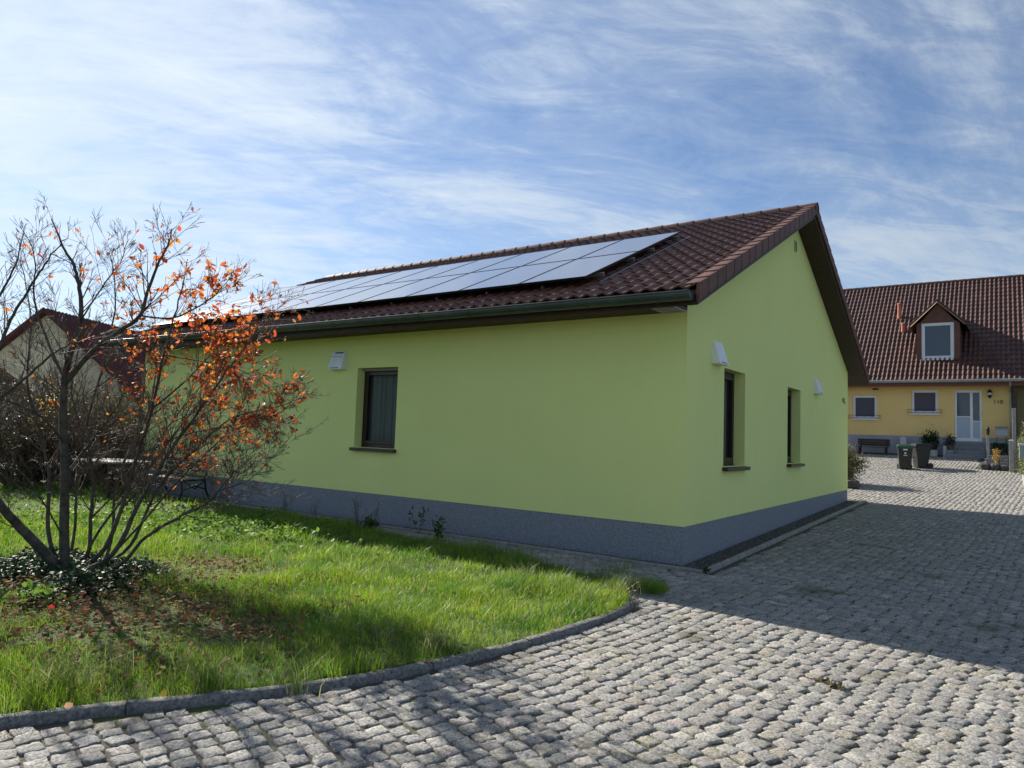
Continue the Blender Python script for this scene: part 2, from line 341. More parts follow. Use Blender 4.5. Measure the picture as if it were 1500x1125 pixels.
# ------------------------------------------------------------------ paving of granite setts
m_sett = island_mat('granite_sett', [(.24, .234, .216), (.335, .305, .28), (.19, .187, .18), (.265, .255, .232), (.375, .36, .325), (.205, .208, .21), (.29, .268, .22), (.25, .243, .225), (.295, .285, .262)],
                    rough=.8, spec=.3, nscale=70, namt=.75, bump=1.0, bscale=55, bdist=.012, spot=(.9, .60, .70, (.13, .125, .085)))
def setts(name, cx, cy, yaw, keepfn):
    """cx,cy centres, yaw; builds one rounded rough stone per centre"""
    ok = keepfn(cx, cy); cx, cy, yaw = cx[ok], cy[ok], yaw[ok]
    dist = np.hypot(cx-CAM[0], cy-CAM[1]); out = None
    for lo, hi, g in ((0, 6.5, 5), (6.5, 13, 3), (13, 99, 2)):
        s = (dist >= lo) & (dist < hi); x, y, a = cx[s], cy[s], yaw[s]; n = len(x)
        if not n: continue
        u = np.linspace(-1, 1, g+2); u[1], u[-2] = -.90, .90; U, Vv = np.meshgrid(u, u); U = U.ravel(); Vv = Vv.ravel(); k = len(U)
        hw = (.0505*RNG.uniform(.90, 1.05, n))[:, None]; hl = (.0530*RNG.uniform(.86, 1.06, n))[:, None]
        # rim ring sits at the outside and drops into the joint
        rim = (np.abs(U) > .999) | (np.abs(Vv) > .999)
        ir = 1-.17; Us = np.where(rim, U, U*ir/ (u[-2] if g > 1 else 1)*1.0) if False else U
        lx_ = U[None]*hw; ly_ = Vv[None]*hl
        # superellipse-like corner rounding and wobble of the outline
        cr = 1-.065*(np.abs(U*Vv)**3)[None]*RNG.uniform(.6, 1.5, n)[:, None]
        ph = RNG.uniform(0, 6.28, n)[:, None]; ang = np.arctan2(Vv, U)[None]
        wob = 1+.035*np.sin(2*ang+ph)+.03*np.sin(3*ang+2*ph)+.03*np.sin(5*ang+3*ph)
        lx_ = lx_*cr*wob; ly_ = ly_*cr*wob
        sh = RNG.uniform(-.12, .12, n)[:, None]; lx_ = lx_+sh*ly_
        r2 = np.maximum(np.abs(U), np.abs(Vv))[None]
        h = -.0006*r2**4+RNG.normal(0, .0020, n)[:, None]
        h = h+lx_*RNG.normal(0, .028, n)[:, None]+ly_*RNG.normal(0, .028, n)[:, None]
        if g >= 3: h = h+RNG.normal(0, .0019 if g == 5 else .0012, (n, k))
        h = np.where(rim[None], h-.0045, h)
        ca, sa = np.cos(a)[:, None], np.sin(a)[:, None]
        X = x[:, None]+lx_*ca-ly_*sa; Y = y[:, None]+lx_*sa+ly_*ca
        Z = gz(X, Y)+h
        top = np.stack([X, Y, Z], -1)
        ring = [i for i in range(g+2)]+[(g+2)*(j+1)-1+0 for j in range(1, g+2)]
        w = g+2; ring = list(range(w))+[w*(j+1)-1 for j in range(1, w)]+[w*w-1-i for i in range(1, w)]+[w*(w-1-j) for j in range(1, w-1)]
        sk = top[:, ring].copy(); sk[..., 2] -= .04
        Vt = np.concatenate([top, sk], 1); K = Vt.shape[1]
        f = [(j*w+i, j*w+i+1, (j+1)*w+i+1, (j+1)*w+i) for j in range(w-1) for i in range(w-1)]
        m_ = len(ring); f += [(ring[i], k+i, k+(i+1) % m_, ring[(i+1) % m_]) for i in range(m_)]
        f = np.array(f); Fa = (f[None]+np.arange(n)[:, None, None]*K).reshape(-1, 4); Va = Vt.reshape(-1, 3)
        out = (Va, Fa) if out is None else (np.concatenate([out[0], Va]), np.concatenate([out[1], Fa+len(out[0])]))
    o = npmesh(name, out[0], out[1], m_sett, None, False)
    return o
Q = np.array([-1.55, -13.3]); cxs, cys, yaws = [], [], []
for r in np.arange(3.0, 44, .104):
    st = .110/r; ph = RNG.uniform(-.15, .15)*st
    al = np.arange(R(26), R(100), st)+ph
    al = al+RNG.normal(0, .08, len(al))*st
    rr = r+.035*np.sin(al*9+r*.7)+.03*np.sin(al*23+r*1.9)+RNG.normal(0, .006, len(al))
    cxs.append(Q[0]+rr*np.cos(al)); cys.append(Q[1]+rr*np.sin(al)); yaws.append(al+RNG.normal(0, .055, len(al)))
cxs, cys, yaws = map(np.concatenate, (cxs, cys, yaws))
POLYK = np.array([(x+.085, y-.03) for x, y in KERB]+BACK)
def keep_main(x, y):
    k = ~inside(x, y, POLYK) & (y > -9.6) & (y < 25.0) & (x < 6.5) & (x > -3.2)
    k &= ~((x < .50) & (y > -.36) & (y < 10.9))
    k &= ~((x < -.0) & (y > -1.9) & (y <= -.3)) & ~((x < -2.6) & (y > 10) & (y < 25))
    k &= ~((x > 3.62) & (y > 9)) & ~((x > 2.3) & (y > 22.3))
    return k
pv = setts('paving', cxs, cys, yaws, keep_main); prop(pv, kind='structure')
sx, sy = np.meshgrid(np.arange(-13.5, .0, .110), np.arange(-1.8, -.34, .105)); sx = sx+(np.round(sy/.105)[..., ] % 2)*.06
sx = sx.ravel()+RNG.normal(0, .004, sx.size); sy = sy.ravel()+RNG.normal(0, .004, sy.size)
ps = setts('path', sx, sy, RNG.normal(0, .04, sx.size), lambda x, y: ~inside(x, y) & (x > -13) & (y > -1.9)); prop(ps, kind='structure')

# granite kerb, stone by stone
def catmull(P, n=12):
    P = np.array(P, float); out = []
    for i in range(len(P)-1):
        p0, p1, p2, p3 = P[max(i-1, 0)], P[i], P[i+1], P[min(i+2, len(P)-1)]
        for t in np.linspace(0, 1, n, endpoint=False):
            out.append(.5*((2*p1)+(-p0+p2)*t+(2*p0-5*p1+4*p2-p3)*t*t+(-p0+3*p1-3*p2+p3)*t**3))
    return np.array(out+[P[-1]])
kp = catmull(KERB+[(.12, -1.9)]); seg = np.r_[0, np.cumsum(np.hypot(*np.diff(kp, axis=0).T))]
KV, KF = [], []
pos = 0; base = 0
while pos < seg[-1]-.3:
    Ls = random.uniform(.75, 1.05); e = min(pos+Ls, seg[-1]); ss = np.linspace(pos+.004, e-.004, 14)
    cxk = np.interp(ss, seg, kp[:, 0]); cyk = np.interp(ss, seg, kp[:, 1]); tx = np.gradient(cxk); ty = np.gradient(cyk); l = np.hypot(tx, ty); nxk, nyk = ty/l, -tx/l
    dz = random.uniform(-.006, .006)
    prof = [(-.045, -.06), (-.045, .026), (-.036, .034), (-.01, .037), (.02, .036), (.032, .029), (.038, .012), (.042, -.08)]
    for i in range(14):
        for (o_, z_) in prof:
            jit = random.gauss(0, .0028); KV.append((cxk[i]+nxk[i]*(o_+jit), cyk[i]+nyk[i]*(o_+jit), gz(cxk[i], cyk[i])+z_+dz+random.gauss(0, .0028)))
    p_ = len(prof)
    for i in range(13):
        for k in range(p_-1): KF.append((base+i*p_+k, base+i*p_+k+1, base+(i+1)*p_+k+1, base+(i+1)*p_+k))
    for i in (0, 13):
        q = base+i*p_; KF += [(q, q+1, q+6, q+7), (q+1, q+2, q+5, q+6), (q+2, q+3, q+4, q+5)]
    base += 14*p_; pos = e
prop(npmesh('kerb', KV, KF, m_kerb, None, False), 'weathered granite kerb curving round the front edge of the lawn', 'kerb')

# concrete edging and gravel round the house
e1 = MB()
x = -12.6
while x < .30:
    x2 = min(x+1.0, .38); e1.box(x+.003, x2-.003, -.335, -.275, -.1, gz(0, 0)+.028+random.uniform(-.004, .004)); x = x2
y = -.27
while y < 10.75:
    y2 = min(y+1.0, 10.75); za, zb = float(gz(.4, y)), float(gz(.4, y2))
    e1.hexa([(.345, y+.003, za-.1), (.405, y+.003, za-.1), (.405, y2-.003, zb-.1), (.345, y2-.003, zb-.1), (.345, y+.003, za+.035), (.405, y+.003, za+.035), (.405, y2-.003, zb+.035), (.345, y2-.003, zb+.035)]); y = y2
prop(e1.build('edging', m_conc, bevel=.006), 'narrow concrete edging strip beside the grey plinth of the green house', 'edging')
n = 5200; gxx = np.where(RNG.random(n) < .5, RNG.uniform(-12.6, .34, n), RNG.uniform(.02, .34, n)); gyy = np.where(gxx < .0, RNG.uniform(-.27, -.02, n), RNG.uniform(-.27, 10.7, n))
P = np.stack([gxx, gyy, gz(gxx, gyy)-.006+RNG.uniform(-.008, .006, n)], 1)
tet = np.array([(1, 0, -.3), (-.5, .87, -.3), (-.5, -.87, -.3), (0, 0, .8), (.3, .2, .7)]); an = RNG.uniform(0, 6.28, n); sc = RNG.uniform(.008, .019, n)
T = tet[None]*sc[:, None, None]*RNG.uniform(.7, 1.3, (n, 5, 3)); c_, s_ = np.cos(an)[:, None], np.sin(an)[:, None]
T = np.stack([T[..., 0]*c_-T[..., 1]*s_, T[..., 0]*s_+T[..., 1]*c_, T[..., 2]], -1)+P[:, None]
tf = np.array([(0, 1, 4), (0, 4, 3), (1, 2, 3), (1, 3, 4), (2, 0, 3)]); F = (tf[None]+np.arange(n)[:, None, None]*5).reshape(-1, 3)
prop(npmesh('gravel', T.reshape(-1, 3), F, m_gravel), 'grey gravel between edging and plinth', 'gravel', kind='stuff')

# ------------------------------------------------------------------ builders for buildings
def wall_open(mb, P, uaxis, u0, u1, z0, ztop, ops, depth, extra=()):
    """P = (fixed coord) plane; uaxis 'x' (plane y=P, facing -y) or 'y' (plane x=P, facing +x). ops = (ua,ub,za,zb)"""
    cuts = sorted(set([u0, u1]+[o[0] for o in ops]+[o[1] for o in ops]+list(extra)))
    pt = (lambda u, z, d=0: (u, P+d, z)) if uaxis == 'x' else (lambda u, z, d=0: (P-d, u, z))
    for a, b in zip(cuts[:-1], cuts[1:]):
        hs = sorted([(o[2], o[3]) for o in ops if o[0] <= a+1e-6 and o[1] >= b-1e-6]); z = z0
        for (c, d) in hs:
            if c > z+1e-4: mb.add([pt(a, z), pt(b, z), pt(b, c), pt(a, c)], [(0, 1, 2, 3)])
            z = d
        mb.add([pt(a, z), pt(b, z), pt(b, ztop(b)), pt(a, ztop(a))], [(0, 1, 2, 3)])
    for (a, b, c, d) in ops:
        for (p, q) in (((a, c), (a, d)), ((a, d), (b, d)), ((b, d), (b, c)), ((b, c), (a, c))):
            mb.add([pt(*p), pt(*q), pt(*q, depth), pt(*p, depth)], [(0, 1, 2, 3)])
def tile_roof(name, mat, parent, x0, x1, o_y, o_z, dy, dz, slen, crest, course, amp=.036, lip=.02, ns=8, fp=None):
    """interlocking pantiles on a plane: origin line (o_y,o_z) at the eave, (dy,dz) unit up-slope, one island per tile"""
    nx_, ny_ = 0, 0; nvec = (-dz, dy) if dy > 0 else (dz, -dy)
    nc = int(round((x1-x0)/crest)); cw = (x1-x0)/nc; nr = int(math.ceil(slen/course)); t = np.linspace(0, 1, ns+1)
    prof = amp*(.5+.5*np.cos(2*np.pi*(t**.8)))**1.25
    CI, RI = np.meshgrid(np.arange(nc), np.arange(nr)); CI = CI.ravel(); RI = RI.ravel(); n = len(CI)
    jit = RNG.normal(0, .0016, n); V = []
    for (off, h, ex) in ((0, lip-.024, 0), (0, lip, 0), (1, .0, .03)):
        s = np.minimum(RI*course+(course+ex)*off, slen)[:, None]+jit[:, None]*(2 if not off else 0)
        hh = prof[None]+h+jit[:, None]
        X = x0+(CI[:, None]+t[None])*cw; Y = o_y+s*dy+hh*nvec[0]; Z = o_z+s*dz+hh*nvec[1]
        V.append(np.stack([X, Y+0*X, Z+0*X], -1))
    w = ns+1; V = np.concatenate([V[0], V[1], V[1]*1.0, V[2]], 1)
    f = np.array([(i, i+1, w+i+1, w+i) for i in range(ns)]+[(2*w+i, 2*w+i+1, 3*w+i+1, 3*w+i) for i in range(ns)])
    F = (f[None]+np.arange(n)[:, None, None]*4*w).reshape(-1, 4)
    return npmesh(name, V.reshape(-1, 3), F, mat, parent, True)
def ridge_caps(mb, x0, x1, y, z, r=.12, step=.33, ang=105):
    k = int((x1-x0)/step); st = (x1-x0)/k
    for i in range(k):
        xa = x0+i*st; xb = xa+st+.03; prof = []
        for (xx, rr, dz) in ((xa, r*.98, -.003), (xb, r*1.03, .005)):
            for j in range(9):
                a = R(-ang+j*2*ang/8); prof.append((xx, y+rr*math.sin(a), z+rr*math.cos(a)-r+dz))
        mb.add(prof+[(xb, y+(r*1.03-.018)*math.sin(R(-ang+j*2*ang/8)), z+(r*1.03-.018)*math.cos(R(-ang+j*2*ang/8))-r+.005) for j in range(9)],
               [(j, j+1, 9+j+1, 9+j) for j in range(8)]+[(9+j, 9+j+1, 18+j+1, 18+j) for j in range(8)])
def window(parent, axis, P, a, b, c, d, fr, mf, mg, depth, mull=None, sill=None, msill=None, curtain=False, sillo=.05, transom=False, inner=.055, label=None):
    """window in opening a..b,c..d of wall plane P set back by depth"""
    w = empty('window', (0, 0, 0)); w.parent = parent
    def bx(mb, u0, u1, d0, d1, z0, z1):
        if axis == 'x': mb.box(u0, u1, P+d0, P+d1, z0, z1)
        else: mb.box(P-d1, P-d0, u0, u1, z0, z1)
    f = MB(); e = .002
    bx(f, a+e, a+fr, depth, depth+.06, c+e, d-e); bx(f, b-fr, b-e, depth, depth+.06, c+e, d-e)
    bx(f, a+fr, b-fr, depth, depth+.06, d-fr, d-e); bx(f, a+fr, b-fr, depth, depth+.06, c+e, c+fr)
    s = fr; i2 = inner
    bx(f, a+s, a+s+i2, depth-.014, depth+.05, c+s, d-s); bx(f, b-s-i2, b-s, depth-.014, depth+.05, c+s, d-s)
    bx(f, a+s+i2, b-s-i2, depth-.014, depth+.05, d-s-i2, d-s); bx(f, a+s+i2, b-s-i2, depth-.014, depth+.05, c+s, c+s+i2)
    if mull is not None: bx(f, mull-.035, mull+.035, depth-.012, depth+.05, c+s+i2, d-s-i2)
    f.build('window_frame', mf, w, bevel=.004)
    g = MB(); bx(g, a+s+i2, b-s-i2, depth+.02, depth+.032, c+s+i2, d-s-i2); g.build('pane', mg, w)
    if sill:
        so_, sh_, sx_ = sill; q = MB()
        if axis == 'x': q.hexa([(a-sx_, P-so_, c-sh_-.012), (b+sx_, P-so_, c-sh_-.012), (b+sx_, P+depth, c-sh_), (a-sx_, P+depth, c-sh_), (a-sx_, P-so_, c-.012), (b+sx_, P-so_, c-.012), (b+sx_, P+depth, c+.004), (a-sx_, P+depth, c+.004)])
        else: q.hexa([(P+so_, a-sx_, c-sh_-.012), (P+so_, b+sx_, c-sh_-.012), (P-depth, b+sx_, c-sh_), (P-depth, a-sx_, c-sh_), (P+so_, a-sx_, c-.012), (P+so_, b+sx_, c-.012), (P-depth, b+sx_, c+.004), (P-depth, a-sx_, c+.004)])
        q.build('sill', msill or mf, w, bevel=.003)
    if curtain:
        u = np.linspace(a+s, b-s, 70); dd = depth+.10+.02*np.sin(np.linspace(0, 40, 70))+.012*np.sin(np.linspace(0, 97, 70))
        V = []; 
        for z in (c+.02, d-.02):
            for k in range(70): V.append((u[k], P+dd[k], z) if axis == 'x' else (P-dd[k], u[k], z))
        npmesh('curtain', V, [(k, k+1, 71+k, 70+k) for k in range(69)], m_curtain, w, True)
    return w

# ------------------------------------------------------------------ the green house
LX0 = -12.9; WY = 10.7; RY = 5.35; SL = .4456; EZ = 3.27; EY = -.62; OH = .375
th = math.atan(SL); cth, sth = math.cos(th), math.sin(th)
def roofz(y): return EZ+((y-EY) if y < RY else (2*RY-y-EY))*SL
G = empty('green_house', (0, 0, 0), 'single storey lime green house with brown tiled roof covered in solar panels', 'house')
fw = (-5.88, -4.925, 1.21, 2.555); gw1 = (1.43, 2.40, 1.165, 2.55); gw2 = (4.91, 5.87, 1.165, 2.545)
wm = MB()
wall_open(wm, 0, 'x', LX0, 0, .455, lambda u: 3.14, [fw], .24)
wall_open(wm, 0, 'y', 0, WY, .455, lambda u: roofz(u)-.215, [gw1, gw2], .24, extra=(RY,))
wm.add([(LX0, 0, .455), (LX0, WY, .455), (LX0, WY, roofz(WY)-.22), (LX0, RY, roofz(RY)-.22), (LX0, 0, roofz(0)-.22)], [(0, 4, 3, 2, 1)])
wm.add([(LX0, WY, .455), (0, WY, .455), (0, WY, 3.14), (LX0, WY, 3.14)], [(0, 1, 2, 3)])
wm.build('wall', m_green, G)
pm = MB(); pm.prism([(LX0+.006, .006, -.3), (-.006, .006, -.3), (-.006, WY-.006, -.3), (LX0+.006, WY-.006, -.3)], (0, 0, .757)); pm.build('plinth', m_plinth, G)
# dark floor and inner wall so the rooms behind the panes are real
im = MB(); im.box(LX0+.4, -.4, 3.5, 3.6, .5, 3.1); im.box(-3.6, -3.5, .3, 10.3, .5, 3.1); im.build('inner_wall', M('room_wall', (.12, .11, .10), .9), G)
sb = MB()   # roof slab: underside boards
for sgn in (0, 1):
    ya, yb = (EY+.02, RY) if not sgn else (2*RY-EY-.02, RY); za, zb = roofz(ya if not sgn else ya), roofz(RY)
    sb.add([(LX0-OH, ya, za-.03), (OH-.02, ya, za-.03), (OH-.02, yb, zb-.03), (LX0-OH, yb, zb-.03), (LX0-OH, ya, za-.21), (OH-.02, ya, za-.21), (OH-.02, yb, zb-.21), (LX0-OH, yb, zb-.21)],
           [(0, 1, 2, 3), (7, 6, 5, 4), (0, 4, 5, 1), (1, 5, 6, 2), (3, 7, 4, 0)])
sb.build('roof_boarding', m_wood, G)
ef = MB(); ef.box(LX0-.02, -.32, EY+.06, -.003, 3.118, 3.15); ef.box(LX0-.02, -.02, EY+.03, EY+.06, 3.112, 3.24)
for k in range(9): ef.box(LX0-.02, -.3, EY+.07+k*.06, EY+.118+k*.06, 3.110, 3.1175)
ef.box(-.319, -.001, EY+.061, -.003, 3.1285, 3.16); ef.build('soffit', m_woodm, G)
sg = MB()
for k in range(6): sg.box(-.318+k*.053, -.282+k*.053, EY+.062, -.003, 3.108, 3.128)
sg.build('soffit_grille', m_light_slat, G)
# tiles
slen = (RY-EY)/cth
rf = tile_roof('roof', m_tile, G, LX0-OH, OH-.03, EY-.03, EZ-.01, cth, sth, slen-.02, .2, .342)
tile_roof('back_roof', m_tile, G, LX0-OH, OH-.03, 2*RY-EY+.03, EZ-.01, -cth, sth, slen-.02, .2, .342)
rc = MB(); ridge_caps(rc, LX0-OH+.1, OH, RY, roofz(RY)+.075, .13, .335); rc.build('ridge_cap', m_tile, G, smooth=False)
vt = MB(); nco = int(slen/.342)+1
for sgn in (1, -1):
    for k in range(nco):
        s0 = k*.342-.03; s1 = s0+.365
        if k == nco-1: s1 = slen+.02
        def pt(x, s, h): return (x, (EY+s*cth) if sgn > 0 else (2*RY-EY-s*cth), EZ+s*sth+h)
        j = .006 if k % 2 else 0; lo = .014
        x0, x1 = OH-.16, OH+.012; o0 = .022
        vt.hexa([pt(OH-.022, s0, -.15), pt(x1+o0*.3, s0, -.15), pt(x1, s1, -.15+lo), pt(OH-.022, s1, -.15+lo), pt(OH-.022, s0, .065), pt(x1+o0*.3, s0, .065), pt(x1, s1, .05), pt(OH-.022, s1, .05)])
        vt.hexa([pt(x0, s0, .04), pt(OH-.024, s0, .045), pt(OH-.024, s1, .03), pt(x0, s1, .02), pt(x0, s0, .062), pt(OH-.024, s0, .065), pt(OH-.024, s1, .05), pt(x0, s1, .045)])
vt.build('verge_tile', m_tile, G, bevel=.004)
# gutter with seams, brackets and end cap
gt = MB(); GX0, GX1 = LX0-.5, .33; gr = .092; gyc = EY-.10
def guz(x): return 3.198-(x-GX1)*.0052
ng = 14
for (xa, xb, rr) in [(GX0, GX1, gr)]+[(xx-.010, xx+.010, gr+.009) for xx in np.arange(GX0+.3, GX1-.02, .93)]:
    prof = [(math.cos(R(180+180*j/10))*rr, math.sin(R(180+180*j/10))*rr) for j in range(11)]
    V = [(x_, gyc+p[0], guz(x_)+p[1]) for x_ in (xa, xb) for p in prof]+[(x_, gyc+p[0]*.96, guz(x_)+p[1]*.96+.001) for x_ in (xa, xb) for p in prof]
    gt.add(V, [(j, j+1, 11+j+1, 11+j) for j in range(10)]+[(22+j, 33+j, 33+j+1, 22+j+1) for j in range(10)])
    if rr == gr:
        for x_ in (xa, xb): gt.add([(x_, gyc+p[0]*1.01, guz(x_)+p[1]*1.01) for p in prof], [tuple(range(11))])
        gt.tube([(xa, gyc-rr, guz(xa)+.002), (xb, gyc-rr, guz(xb)+.002)], .011, 8)
gt.build('gutter', m_zinc, G, smooth=False)
dp = MB(); dp.tube([(LX0+.12, gyc, 3.16), (LX0+.12, gyc+.02, 3.03), (LX0+.12, -.08, 2.75), (LX0+.12, -.075, .1)], .045, 12); dp.build('downpipe', m_zinc_l, G, smooth=True)
window(G, 'x', 0, *fw, .06, m_winframe, m_glass, .165, sill=(.07, .05, .04), msill=m_sill, curtain=True)
window(G, 'y', 0, *gw1, .06, m_winframe, m_glass, .165, sill=(.08, .05, .04), msill=m_sill, curtain=True)
window(G, 'y', 0, *gw2, .06, m_winframe, m_glass, .165, sill=(.08, .05, .04), msill=m_sill, curtain=True)
sl_ = MB()  # pale roller-blind box strip at the window head
sl_.box(fw[0]+.02, fw[1]-.02, .10, .162, 2.51, 2.55); sl_.build('blind_box', M('blind_grey', (.25, .24, .2), .7), G)
def hood(axis, u, z0, z1, w=.36):
    """wedge shaped white vent hood"""
    h = MB(); a, b = u-w/2, u+w/2; d0, d1 = .03, .125
    pp = [(a, 0, z0), (b, 0, z0), (b, -d1, z0), (a, -d1, z0), (a+.015, 0, z1), (b-.015, 0, z1), (b-.015, -d0, z1), (a+.015, -d0, z1)]
    sl2 = [(a+.04, -d1*.93-.006, z0+.03), (b-.04, -d1*.93-.006, z0+.03), (b-.04, -d1*.93+.02, z0+.045), (a+.04, -d1*.93+.02, z0+.045)]
    tf = (lambda p: p) if axis == 'x' else (lambda p: (-p[1], p[0], p[2]))
    h.add([tf(p) for p in pp], [(0, 1, 2, 3), (4, 7, 6, 5), (3, 2, 6, 7), (0, 3, 7, 4), (1, 5, 6, 2)] if axis == 'x' else [(3, 2, 1, 0), (5, 6, 7, 4), (7, 6, 2, 3), (4, 7, 3, 0), (2, 6, 5, 1)])
    o = h.build('vent_hood', m_whiteh, G, bevel=.006)
    s = MB()
    def q(t, off, uu0, uu1, t2):  # strip on the sloping face
        f = lambda tt: (-(d1+(d0-d1)*tt), z0+(z1-z0)*tt)
        (ya, za), (yb, zb) = f(t), f(t2); s.add([tf(p) for p in ((uu0, ya-off, za), (uu1, ya-off, za), (uu1, yb-off, zb), (uu0, yb-off, zb))], [(0, 1, 2, 3)])
    q(.06, .003, a+.05, b-.08, .10); 
    if axis == 'x': q(.88, .003, a+.10, b-.05, .95); q(.70, .003, a+.03, b-.05, .715)
    ms_ = M('slot_dark', (.05, .06, .09), .6)
    for i_ in range(len(s.f)): e_ = MB(); e_.add([s.v[j_] for j_ in s.f[i_]], [(0, 1, 2, 3)]); e_.build('vent_slot', ms_, o)
hood('x', -6.345, 2.535, 2.86); hood('y', 1.08, 2.555, 2.865); hood('y', 7.16, 2.56, 2.865)
gl = MB(); gl.box(.001, .02, 5.31, 5.45, 5.14, 5.34)
o = gl.build('gable_vent', M('vent_tan', (.42, .44, .28), .7), G, bevel=.003); s = MB()
for k in range(5): s.box(.021, .026, 5.335, 5.425, 5.165+k*.032, 5.18+k*.032)
s.build('vent_slot', M('slot_grey', (.08, .09, .07), .7), o)
dl = MB(); dl.box(.001, .05, 10.0, 10.05, 2.58, 2.66); dl.tube([(.03, 10.025, 2.58), (.06, 10.025, 2.53)], .02, 8); dl.build('sensor', m_greypost, G)
# solar panels: two rows of ten on rails
PX1 = -1.42; pw = 1.12; S0 = .66; ph = 1.83
hp = .165
def rp(x, s, h): return (x, EY+s*cth-h*sth, EZ+s*sth+h*cth)
for row in range(2):
    for k in range(10):
        xb = PX1-k*pw; xa = xb-pw+.014; s0 = S0+row*(ph+.014); s1 = s0+ph
        P_ = empty('solar_panel', (0, 0, 0)); P_.parent = G
        f = MB()
        for (u0, u1, t0, t1) in ((xa, xa+.012, s0, s1), (xb-.012, xb, s0, s1), (xa+.012, xb-.012, s0, s0+.012), (xa+.012, xb-.012, s1-.012, s1)):
            f.hexa([rp(u0, t0, hp-.035), rp(u1, t0, hp-.035), rp(u1, t1, hp-.035), rp(u0, t1, hp-.035), rp(u0, t0, hp), rp(u1, t0, hp), rp(u1, t1, hp), rp(u0, t1, hp)])
        f.build('panel_frame', m_pframe, P_)
        g = npmesh('panel_glass', [rp(xa+.012, s0+.012, hp-.004), rp(xb-.012, s0+.012, hp-.004), rp(xb-.012, s1-.012, hp-.004), rp(xa+.012, s1-.012, hp-.004),
                                   rp(xa+.012, s0+.012, hp-.02), rp(xb-.012, s0+.012, hp-.02), rp(xb-.012, s1-.012, hp-.02), rp(xa+.012, s1-.012, hp-.02)],
                   [(0, 1, 2, 3), (7, 6, 5, 4)], m_solar, P_)
        uv = g.data.uv_layers.new(name='uv'); 
        for li, c in enumerate([(0, 0), (1, 0), (1, 1), (0, 1), (0, 1), (1, 1), (1, 0), (0, 0)]): uv.data[li].uv = c
ra = MB(); xe = PX1-10*pw
for s_ in (S0+.35, S0+1.4, S0+ph+.35, S0+ph+1.45):
    ra.hexa([rp(xe, s_, hp-.085), rp(PX1+.09, s_, hp-.085), rp(PX1+.09, s_+.04, hp-.085), rp(xe, s_+.04, hp-.085), rp(xe, s_, hp-.037), rp(PX1+.09, s_, hp-.037), rp(PX1+.09, s_+.04, hp-.037), rp(xe, s_+.04, hp-.037)])
for x_ in np.arange(xe+.4, PX1, 1.0):
    for s_ in (S0+.1, S0+1.3, S0+ph+.3, S0+ph+1.4):
        ra.hexa([rp(x_, s_, .02), rp(x_+.035, s_, .02), rp(x_+.035, s_+.06, .02), rp(x_, s_+.06, .02), rp(x_, s_, hp-.086), rp(x_+.035, s_, hp-.086), rp(x_+.035, s_+.06, hp-.086), rp(x_, s_+.06, hp-.086)])
ra.build('mounting_rail', m_alu, G)
cb = MB(); cb.tube([rp(PX1+.16, S0+.1, .05), rp(PX1+.17, S0+1.5, .055), rp(PX1+.16, S0+2*ph, .05)], .008, 6); cb.build('cable', m_alu, G)

# ------------------------------------------------------------------ yellow house across the yard
YY0 = 26.0; YG = 1.30
H = empty('yellow_house', (0, YY0, YG), 'yellow house with a red tiled roof, a dormer and white front door', 'house')
def lo(mb, name, mat, **k):   # build in world coordinates, child of H
    o = mb.build(name, mat, H, **k); o.location = (0, -YY0, -YG); return o
def fix(o): o.parent = H; o.location = (0, -YY0, -YG); return o
hw1 = (-2.42, -1.45, 2.76, 3.79); hw2 = (-.14, .84, 3.02, 4.0); hd = (1.42, 2.36, 1.90, 3.98)
mb = MB(); wall_open(mb, YY0, 'x', -9, 3.36, 2.06, lambda u: 4.3, [hw1, hw2, hd], .14)
mb.box(-9, 3.36, YY0+11.5, YY0+11.8, 1.0, 4.3); mb.prism([(-9, YY0, 2.06), (-9, YY0+11.6, 2.06), (-9, YY0+11.6, 4.3), (-9, YY0+5.8, 9.2), (-9, YY0, 4.3)], (.02, 0, 0))
lo(mb, 'wall', m_yellow)
mb = MB(); mb.box(-9, 1.42, YY0-.012, YY0+.2, .8, 2.058); mb.box(2.36, 3.36, YY0-.012, YY0+.2, .8, 2.058); mb.box(1.42, 2.36, YY0-.012, YY0+.2, .8, 1.896); lo(mb, 'plinth', m_greyp)
mb = MB(); mb.box(-8.8, 12, YY0+1.5, YY0+1.6, 1.0, 4.2); lo(mb, 'inner_wall', M('room_wall_dim', (.10, .10, .11), .9))
mb = MB(); mb.box(3.36, 12.5, YY0+.03, YY0+.3, .8, 4.25); lo(mb, 'side_wall', m_olive)['label'] = 'olive brown wall section right of the downpipe'
mb = MB(); mb.box(-9.3, 12.8, YY0-.42, YY0+.05, 4.19, 4.23); mb.box(-9.3, 12.8, YY0-.46, YY0-.42, 4.12, 4.33); lo(mb, 'fascia', M('red_brown_fascia', (.16, .05, .03), .6))
mb = MB(); mb.tube([(-9.4, YY0-.54, 4.33), (12.9, YY0-.54, 4.33)], .07, 10); lo(mb, 'gutter', m_zinc_l)
mb = MB(); mb.tube([(3.31, YY0-.52, 4.3), (3.31, YY0-.45, 4.12), (3.32, YY0-.08, 3.85), (3.32, YY0-.07, 1.35)], .045, 10); lo(mb, 'downpipe', m_zinc_l)
yt = math.atan(.86); yc, ys = math.cos(yt), math.sin(yt); YE = YY0-.5; YEz = 4.36; YR = YY0+5.7; ysl = (YR-YE)/yc
fix(tile_roof('roof', m_tile_y, H, -9.3, 12.8, YE, YEz, yc, ys, ysl, .172, .34, amp=.06, lip=.025, ns=6))
mb = MB(); zr = YEz+(YR-YE)*.86
